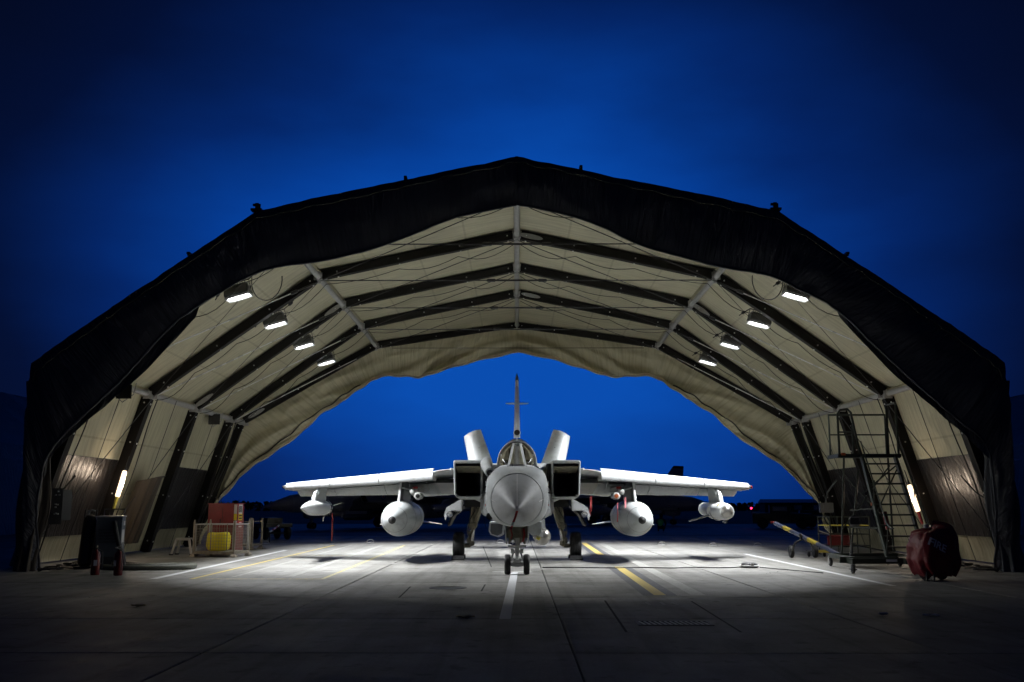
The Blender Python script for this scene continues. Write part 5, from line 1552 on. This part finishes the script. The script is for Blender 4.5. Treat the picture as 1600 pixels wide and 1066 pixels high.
# handrails beside the treads
for x0, x1 in ((.46, .42), (1.40, 1.31)):
    gt([(x0, .10, .95), (x0, .35, 1.08), (x1, 1.62, 3.0)], .018)
    gt([(x0, .45, .35), (x0, .25, 1.02)], .016)
    gt([(x0, 1.1, 1.5), (x0, .95, 2.05)], .014)
# legs and bracing under the platform
for x in (-.02, 1.38):
    gt([(x + (.12 if x < 0 else 0), 2.5, .26), (x + (.30 if x < 0 else 0), 2.5, 2.64)], .026, 'leg')
gt([(.10, 1.85, .26), (.40, 1.85, 2.30)], .024, 'leg')
for a, b in (((.12, 2.4, .9), (1.38, 2.4, 2.45)), ((1.38, 2.4, .9), (.25, 2.4, 2.2)), ((.14, 1.85, .55), (1.40, 1.9, .30)), ((.45, 1.8, 1.75), (1.38, 1.8, 2.48)), ((.80, 1.8, 1.35), (1.40, 1.8, 2.48)), ((.12, 1.85, .95), (.55, .9, .95)), ((.15, 1.85, 1.35), (.5, 1.2, 1.4))):
    gt([a, b], .017, 'brace')
# chassis with castors, jacks and outrigger
MB().box((.70, .30, .26), (2.0, .07, .10)).box((.70, 2.5, .26), (1.6, .07, .10)).box((-.20, 1.4, .26), (.07, 2.2, .10)).box((1.5, 1.4, .26), (.07, 2.2, .10)).box((-.12, -.05, .28), (1.3, .06, .13)).box((.0, -.3, .27), (1.15, .05, .12)).box((-.60, -.2, .27), (.06, .55, .12)).box((.56, -.2, .27), (.06, .55, .12)).build('chassis', 'green_steel', ac, smooth=False)
for x, y in ((-.55, -.25), (1.25, .0), (-.2, 2.45), (1.5, 2.45)):
    t, h = MB(), MB(); wheel(t, h, (x, y, .10), .10, .06); w_ = t.build('castor_wheel', 'black_rubber', ac, sharp=25); h.build('hub', 'alloy', w_)
    MB().box((x, y + .03, .20), (.09, .05, .10)).box((x - .045, y, .13), (.01, .06, .14)).box((x + .045, y, .13), (.01, .06, .14)).build('castor_fork', 'galvanised', ac, smooth=False)
for x, y in ((.78, -.38), (-.1, 1.1)):
    MB().tube([(x, y, .02), (x, y, .62)], .022, 8).box((x, y, .012), (.14, .14, .02)).tube([(x - .09, y, .60), (x + .09, y, .60)], .012, 6).box((x, y + .04, .28), (.09, .12, .16)).build('jack', 'dark_steel', ac)
MB().box((.28, -.33, .28), (.24, .008, .05)).build('data_plate', 'sign_white', ac, smooth=False)
MB().tube([(.74, 1.02, .92), (.70, 1.10, 1.32)], .055, 12).build('red_cylinder', 'red_enamel', ac)
MB().box((.02, 1.72, 2.70), (.10, .02, .06)).build('reflector', 'orange_cap', ac, smooth=False)
MB().box((.46, 1.2, 1.50), (.05, .05, .07)).build('reflector', 'orange_cap', ac, smooth=False)
MB().box((.22, 1.78, 1.10), (.22, .03, .26)).build('tray', 'dark_steel', ac, smooth=False)
MB().box((.22, 1.762, 1.19), (.22, .008, .03)).box((.22, 1.762, 1.00), (.22, .008, .04)).build('tray_label', 'alloy', ac, smooth=False)

# red FIRE cover over a wheeled extinguisher
fc = thing('covered_fire_trolley', (8.32, 20.35, 0), R(14), 'crumpled dark red FIRE cover draped over a wheeled extinguisher', 'fire trolley')


def cover(u, v):
    a = 2 * math.pi * u
    z = .09 + .97 * v
    prof = [(.0, .33), (.15, .40), (.35, .455), (.6, .45), (.80, .40), (.93, .35), (.97, .26), (1.0, .02)]
    for (v0, r0), (v1, r1) in zip(prof, prof[1:]):
        if v0 <= v <= v1:
            r = r0 + (r1 - r0) * (v - v0) / (v1 - v0); break
    c, s_ = math.cos(a), math.sin(a)
    x = 1.02 * r * math.copysign(abs(c) ** .6, c); y = .84 * r * math.copysign(abs(s_) ** .6, s_)
    k = .06 * noise.noise(Vector((c * 2.1, s_ * 2.1, z * 2.6 + 4))) + .03 * math.sin(a * 9 + 3 * math.sin(z * 4)) * (1.1 - v) + .02 * noise.noise(Vector((c * 6, s_ * 6, z * 6)))
    k -= .045 * max(0, .35 - abs(noise.noise(Vector((c * 2.4 + z, s_ * 2.4, z * 2.2)))) * 2.6)
    n = Vector((c, s_, 0))
    if s_ < 0 and c < .35 and .4 < z < .95: k *= .45
    tilt = .09 * c * (v ** 2) + .05 * noise.noise(Vector((c * 2.5, s_ * 2.5, 7))) * v ** 3
    return Vector((x, y, z + tilt + (.05 * noise.noise(Vector((c * 3, s_ * 3, 9))) if v < .05 else 0))) + n * k


cmb = MB().grid(cover, 96, 40)
bvh = BVHTree.FromPolygons([tuple(v) for v in cmb.v], cmb.f)
cov = cmb.build('fabric_cover', 'red_cover', fc, sharp=70)
# lettering laid onto the cloth
tcu = bpy.data.curves.new('lettering', 'FONT'); tcu.body = 'FIRE'; tcu.size = .21; tcu.align_x = 'CENTER'; tcu.offset = .006
tob = bpy.data.objects.new('lettering_source', tcu); COL.objects.link(tob)
bpy.context.view_layer.update()
tme = tob.evaluated_get(bpy.context.evaluated_depsgraph_get()).to_mesh()
bm_ = bmesh.new(); bm_.from_mesh(tme)
bmesh.ops.triangulate(bm_, faces=bm_.faces)
bmesh.ops.subdivide_edges(bm_, edges=[e for e in bm_.edges if e.calc_length() > .04], cuts=3, use_grid_fill=True)
lm = MB()
lm.v = [v.co.copy() for v in bm_.verts]; lm.f = [tuple(v.index for v in f.verts) for f in bm_.faces]
bm_.free()
ta = R(-27)
out_v = []
for p in lm.v:
    x, z = p.x * math.cos(ta) - p.y * math.sin(ta), p.x * math.sin(ta) + p.y * math.cos(ta)
    o_ = Vector((-.19 + x * .95, -3, .64 + z))
    hit = bvh.ray_cast(o_, Vector((0, 1, 0)))
    if hit[0] is None:
        hit = bvh.find_nearest(Vector((o_.x, -.3, o_.z)))
    out_v.append(hit[0] + Vector((0, -.007, 0)))
lm.v = out_v
lm.build('fire_lettering', 'sign_white', cov, smooth=False)
bpy.data.objects.remove(tob)
for x in (-.16, .22):
    t, h = MB(), MB(); wheel(t, h, (x, .1, .17), .17, .09); w_ = t.build('wheel', 'black_rubber', fc, sharp=25); h.build('hub', 'dark_steel', w_)
MB().tube([(-.34, -.2, .02), (-.31, -.18, .4)], .022, 8).tube([(-.24, -.3, .02), (-.22, -.25, .4)], .018, 8).box((-.34, -.2, .012), (.08, .08, .02)).box((-.24, -.3, .012), (.08, .08, .02)).build('stand_leg', 'dark_steel', fc)
MB().lathe((0, 0, .12), (0, 0, 1), [(0, .25), (.6, .25), (.75, .1), (.78, 0)], 16).build('extinguisher_body', 'red_enamel', fc)
MB().tube([(-.10, .05, 1.02), (-.1, .05, 1.10)], .045, 10).build('cap', 'panel_led', fc)

# long tow bar on two wheels, yellow bands
tb = thing('tow_bar', (8.18, 29.1, 0), 0, 'long blue tow bar with yellow bands on two wheels by the right line', 'tow bar')
A_, B_ = Vector((-.26, 1.95, .93)), Vector((.42, -2.6, .10))
MB().tube([A_, B_], .062, 10).build('bar', 'blue_steel', tb)
for q0, q1 in ((.14, .25), (.50, .62)):
    MB().tube([A_.lerp(B_, q0), A_.lerp(B_, q1)], .066, 10).build('yellow_band', 'band_yellow', tb)
d_ = (B_ - A_).normalized()
MB().tube([A_ - d_ * .02, A_ - d_ * .22], .03, 8).box(A_ - d_ * .18, (.16, .05, .06)).tube([B_, B_ + d_ * .25], .04, 8).build('coupling', 'red_enamel', tb)
for x in (-.34, .34):
    t, h = MB(), MB(); wheel(t, h, (x, 0, .17), .17, .11); w_ = t.build('wheel', 'black_rubber', tb, sharp=25); h.build('hub', 'dark_steel', w_)
MB().tube([(-.34, 0, .17), (-.22, 0, .42), (0, 0, .52), (.22, 0, .42), (.34, 0, .17)], .03, 8).tube([(-.03, 0, .5), (-.06, .05, .66)], .05, 8).box((-.02, 0, .56), (.12, .14, .12)).build('axle', 'dark_steel', tb)

# green tube rack with stores trolley behind
rk = thing('equipment_rack', (9.35, 30.3, 0), R(8), 'dark green tubular equipment rack behind the tow bar', 'rack')
for x in (0, .62, 1.24):
    for y in (0, .8):
        MB().tube([(x, y, .02), (x, y, 1.15)], .022, 8).box((x, y, .012), (.1, .1, .02)).build('post', 'green_steel', rk)
for z in (.28, .62, .88, 1.13):
    MB().tube([(0, 0, z), (1.24, 0, z)], .016, 6).tube([(0, .8, z), (1.24, .8, z)], .016, 6).tube([(0, 0, z), (0, .8, z)], .016, 6).tube([(1.24, 0, z), (1.24, .8, z)], .016, 6).build('rail', 'green_steel' if z != .88 else 'yellow_tag', rk)
MB().box((.62, .4, .27), (1.2, .76, .02)).build('shelf', 'green_steel', rk, smooth=False)
MB().tube([(-.3, .1, .72), (.05, .05, .60)], .018, 6).build('handle', 'alloy', rk)
rb = thing('red_tool_box', (9.75, 30.75, .286), R(-14), 'dark red tool box lying on the green rack', 'box')
MB().loft([[Vector((x * .34, y * .15, z)) for x, y in ((-1, -1), (1, -1), (1, 1), (-1, 1))] for z in (0.004, .22)]).build('body', 'red_dark', rb, smooth=False)
MB().loft([[Vector((x * .35 * k, y * .16 * k, z)) for x, y in ((-1, -1), (1, -1), (1, 1), (-1, 1))] for z, k in ((.222, 1), (.27, 1), (.30, .8))]).build('lid', 'red_dark', rb, smooth=False)
MB().tube([(-.12, 0, .30), (-.10, 0, .36), (.10, 0, .36), (.12, 0, .30)], .012, 6).build('handle', 'dark_steel', rb)
# low trolley in front of the rack
lt = thing('yellow_edged_dolly', (8.75, 29.5, 0), R(10), 'low dark dolly with a yellow edge under the tow bar end', 'dolly')
MB().box((0, 0, .17), (.62, .45, .05)).build('deck', 'black_plastic', lt, smooth=False)
MB().box((0, -.23, .17), (.62, .02, .07)).build('edge_strip', 'yellow_tag', lt, smooth=False)
for x in (-.24, .24):
    for y in (-.16, .16):
        t = MB(); h = MB(); wheel(t, h, (x, y, .07), .07, .04); t.build('castor_wheel', 'black_rubber', lt, sharp=25)
        MB().box((x, y, .125), (.05, .05, .05)).build('castor_fork', 'dark_steel', lt, smooth=False); del h

# low ground lamp with trailing cable by the right line
gl_ = thing('ground_beacon', (5.56, 24.4, 0), 0, 'low black ground unit with a white rim at the end of a cable', 'ground unit')
MB().lathe((0, 0, .006), (0, 0, 1), [(0, .20), (.03, .21), (.09, .19), (.12, .12), (.125, 0)], 24).build('dome', 'black_plastic', gl_)
MB().lathe((0, 0, .035), (0, 0, 1), [(0, .212), (.012, .225), (.03, .222), (.035, .205)], 24).build('rim', 'sign_white', gl_)
MB().box((.02, -.17, .09), (.07, .10, .05)).box((-.16, 0, .02), (.2, .10, .028)).build('latch', 'alloy', gl_, smooth=False)
cp_ = [(5.36, 24.35), (4.8, 24.1), (4.2, 24.25), (3.6, 24.0), (2.9, 24.2), (2.3, 24.05), (1.4, 24.15), (.6, 24.2)]
tag(MB().tube([Vector((*poly_at(cp_, i / 80), .018)) for i in range(81)], .014, 6).build('ground_cable', 'cable_black'), 'thin black cable running along the floor past the right main wheel', 'cable')
tag(MB().tube([Vector((5.78 + .9 * u, 24.3 - 2.0 * u, .016)) for u in [i / 10 for i in range(11)]], .011, 6).build('ground_cable', 'cable_black'), 'short thin cable trailing forward from the ground unit', 'cable')

# ------------------------------------------------------------------ litter and tie-downs
def litter(x, y, sx, sy, rz, m, lab, curl=.05, cat='leaf'):
    def fn(u, v):
        w = math.sin(math.pi * u) ** .6
        px = (u - .5) * sx; py_ = (v - .5) * sy * w
        return Vector((px, py_, .012 + curl * abs(2 * v - 1) ** 1.5 * w + curl * .7 * (2 * u - 1) ** 2 + .015 * noise.noise(Vector((u * 4, v * 4, x)))))
    top = MB().grid(fn, 14, 8)
    k = len(top.v); n0 = len(top.f)
    top.v += [p - Vector((0, 0, .004)) for p in top.v]; top.f += [tuple(i + k for i in f) for f in top.f[:n0]]
    o = top.build('dead_leaf' if cat == 'leaf' else 'paper_scrap', m); o.location = (x, y, 0.0); o.rotation_euler = (0, 0, rz)
    return tag(o, lab, cat, 'litter on the concrete')


litter(-.68, 13.5, .25, .16, .1, 'leaf_brown', 'curled brown leaf on the concrete left of the white line end', .022)
litter(-5.55, 15.0, .24, .17, -.2, 'leaf_brown', 'curled brown leaf lying alone at the lower left', .02)
litter(4.95, 13.9, .16, .10, .4, 'paper_white', 'small pale scrap on the dark concrete at lower right', .02, 'scrap')
litter(5.55, 13.8, .22, .10, -.5, 'paper_white', 'thin pale scrap right of another scrap at lower right', .015, 'scrap')
for x, y, lab in ((-9.8, 39.5, 'pale tie-down loop in the dark apron behind the cage'), (-5.9, 40.8, 'pale tie-down loop beyond the left fuel tank'), (-.67, 40.8, 'pale tie-down loop seen under the jet nose'),
                  (5.45, 38.3, 'pale tie-down loop beyond the right fuel tank'), (7.17, 37.2, 'pale tie-down loop below the right outer pod'), (8.8, 37.2, 'pale tie-down loop nearest the tow bar')):
    r_ = thing('tie_down', (x, y, 0), 0, lab, 'tie-down', 'tie-down loops on the apron')
    MB().lathe((0, 0, .002), (0, 0, 1), [(0, .16), (.02, .15), (.026, .06), (.026, 0)], 16).build('plate', 'alloy', r_)
    MB().tube([Vector((.13 * math.cos(a), 0, .03 + .09 * math.sin(a))) for a in [math.pi * i / 12 for i in range(13)]], .014, 6).build('loop', 'galvanised', r_)

# ------------------------------------------------------------------ background
# crouching person in a green high-visibility vest, seen from behind
pe = thing('person', (8.22, 58.0, 0), R(160), 'person in green high-visibility vest crouching beside the dark jet', 'person')
joints_ = {'pelvis': (0, .10, .26), 'spine': (0, .02, .42), 'chest': (0, -.08, .62), 'neck': (0, -.14, .74), 'head': (0, -.18, .82), 'crown': (0, -.18, .95),
           'hl': (.11, .08, .25), 'kl': (.18, -.30, .42), 'al': (.16, -.08, .08), 'tl': (.17, -.24, .04), 'hr': (-.11, .08, .25), 'kr': (-.18, -.28, .28), 'ar': (-.16, .08, .08), 'tr': (-.17, -.02, .03),
           'sl': (.19, -.10, .66), 'el': (.26, -.24, .44), 'wl': (.16, -.46, .38), 'gl': (.13, -.53, .36), 'sr': (-.19, -.10, .66), 'er': (-.26, -.24, .42), 'wr': (-.15, -.44, .34), 'gr': (-.12, -.51, .32)}
rad_ = {'pelvis': .15, 'spine': .145, 'chest': .15, 'neck': .06, 'head': .085, 'crown': .075, 'hl': .10, 'kl': .07, 'al': .045, 'tl': .04, 'hr': .10, 'kr': .07, 'ar': .045, 'tr': .04, 'sl': .07, 'el': .05, 'wl': .035, 'gl': .04, 'sr': .07, 'er': .05, 'wr': .035, 'gr': .04}
names_ = list(joints_)
edges_ = [('pelvis', 'spine'), ('spine', 'chest'), ('chest', 'neck'), ('neck', 'head'), ('head', 'crown'), ('pelvis', 'hl'), ('hl', 'kl'), ('kl', 'al'), ('al', 'tl'), ('pelvis', 'hr'), ('hr', 'kr'), ('kr', 'ar'), ('ar', 'tr'),
          ('chest', 'sl'), ('sl', 'el'), ('el', 'wl'), ('wl', 'gl'), ('chest', 'sr'), ('sr', 'er'), ('er', 'wr'), ('wr', 'gr')]


def skin_obj(name, m, keys, scale=1.0):
    me = bpy.data.meshes.new(name)
    ks = [k for k in names_ if k in keys]
    me.from_pydata([joints_[k] for k in ks], [(ks.index(a), ks.index(b)) for a, b in edges_ if a in ks and b in ks], [])
    o = bpy.data.objects.new(name, me); COL.objects.link(o); o.parent = pe
    o.modifiers.new('skin', 'SKIN')
    for i, k in enumerate(ks):
        sv = me.skin_vertices[0].data[i]; sv.radius = (rad_[k] * scale,) * 2; sv.use_root = (k in ('pelvis', ks[0]) and i == 0)
    sb_ = o.modifiers.new('sub', 'SUBSURF'); sb_.levels = 2; sb_.render_levels = 2
    me.materials.append(MATS[m])
    return o


skin_obj('body', 'dark_cloth', set(names_))
skin_obj('vest', 'hi_vis', {'pelvis', 'spine', 'chest', 'sl', 'sr'}, 1.13)
MB().sphere((0, -.17, .92), .115, 14, 10, (1, 1.1, 1.15)).build('hair', 'dark_cloth', pe)

# dark tractor with a red rear lamp at the right
tk = thing('tow_tractor', (17.4, 66.5, 0), R(78), 'dark tow tractor with a glowing red lamp at the far right', 'tractor')
MB().loft([[Vector((x * w, y, z)) for x, z in ((-1, .35), (1, .35), (1, zt), (-1, zt))] for y, w, zt in ((-1.9, .85, .95), (-.6, .88, 1.0), (-.5, .88, 1.0), (1.9, .85, 1.0))]).build('body', 'truck_dark', tk, smooth=False)
MB().loft([[Vector((x * w, y, z)) for x, y in ((-1, -.5), (1, -.5), (1, .8), (-1, .8))] for z, w in ((1.0, .8), (1.5, .7))]).build('cab', 'truck_dark', tk, smooth=False)
MB().box((0, -.52, 1.26), (1.2, .02, .32), rotm('X', 4)).box((.765, .15, 1.26), (.02, .9, .30)).box((-.765, .15, 1.26), (.02, .9, .30)).build('window', 'lens_glass', tk, smooth=False)
for x in (-.78, .78):
    for y in (-1.25, 1.25):
        t, h = MB(), MB(); wheel(t, h, (x, y, .36), .36, .24); w_ = t.build('wheel', 'black_rubber', tk, sharp=25); h.build('hub', 'dark_steel', w_)
MB().sphere((.6, 1.93, 1.30), .07, 10, 8).build('rear_lamp', 'red_lamp', tk)
MB().box((.6, 1.9, 1.12), (.08, .05, .34)).build('lamp_post', 'truck_dark', tk, smooth=False)
# trailer with racks behind the tractor
tl = thing('flat_trailer', (21.2, 69.0, 0), R(82), 'dark flat trailer with a pipe load behind the tow tractor', 'trailer')
MB().box((0, 0, .75), (1.5, 3.6, .16)).build('deck', 'truck_dark', tl, smooth=False)
for y in (-1.3, 0, 1.3):
    MB().box((-.7, y, 1.1), (.05, .05, .56)).box((.7, y, 1.1), (.05, .05, .56)).build('stake', 'truck_dark', tl, smooth=False)
for x in (-.3, .05, .4):
    MB().tube([(x, -1.9, 1.0), (x, 1.9, 1.0)], .15, 10).build('pipe', 'alloy' if x == .05 else 'truck_dark', tl)
for x in (-.6, .6):
    for y in (-1.2, 1.2):
        t, h = MB(), MB(); wheel(t, h, (x, y, .34), .34, .2); w_ = t.build('wheel', 'black_rubber', tl, sharp=25); h.build('hub', 'dark_steel', w_)
MB().box((-.45, 0, .58), (.08, 3.4, .18)).box((.45, 0, .58), (.08, 3.4, .18)).tube([(-.6, -1.2, .34), (.6, -1.2, .34)], .04, 6).tube([(-.6, 1.2, .34), (.6, 1.2, .34)], .04, 6).build('chassis', 'truck_dark', tl, smooth=False)

# low dark hut on the horizon
hb = thing('low_hut', (47.0, 160.0, 0), R(-6), 'long low dark hut on the horizon at the right', 'hut')
MB().box((0, 0, 1.0), (16, 6, 2.0)).build('wall', 'building_wall', hb, smooth=False)
MB().loft([[Vector((x, y, z)) for y, z in ((-3.3, 1.95), (0, 2.5), (3.3, 1.95))] for x in (-8.3, 8.3)]).build('roof', 'truck_dark', hb, smooth=False)
for k in range(5):
    MB().box((-6 + k * 3, -3.01, 1.2), (1.2, .04, .7)).build('window', 'lens_glass', hb, smooth=False)

# distant hedge and tree belt: one mass on the horizon
rnd = random.Random(3)
hm = MB()
for k in range(5200):
    x = rnd.uniform(-190, 190)
    base = 2.1 + 0.9 * noise.noise(Vector((x * .05, 1, 0))) + .6 * noise.noise(Vector((x * .21, 4, 0)))
    if x < -30: base += .55
    z = rnd.random() ** .8 * max(.6, base)
    y = 300 + rnd.uniform(-4, 4)
    sz = rnd.uniform(.25, .7)
    a, b = rnd.uniform(0, 3.14), rnd.uniform(-.8, .8)
    d1 = Vector((math.cos(a), math.sin(a), b)) * sz; d2 = Vector((-math.sin(a) * b, math.cos(a) * b, 1)) * sz * .7
    c = Vector((x, y, z))
    hm.add([c - d1 - d2, c + d1 - d2, c + d1 * .6 + d2, c - d1 * .6 + d2], [(0, 1, 2, 3)])
tag(hm.build('tree_belt', 'hedge', smooth=False), 'dark belt of trees along the horizon', 'trees', kind='stuff')
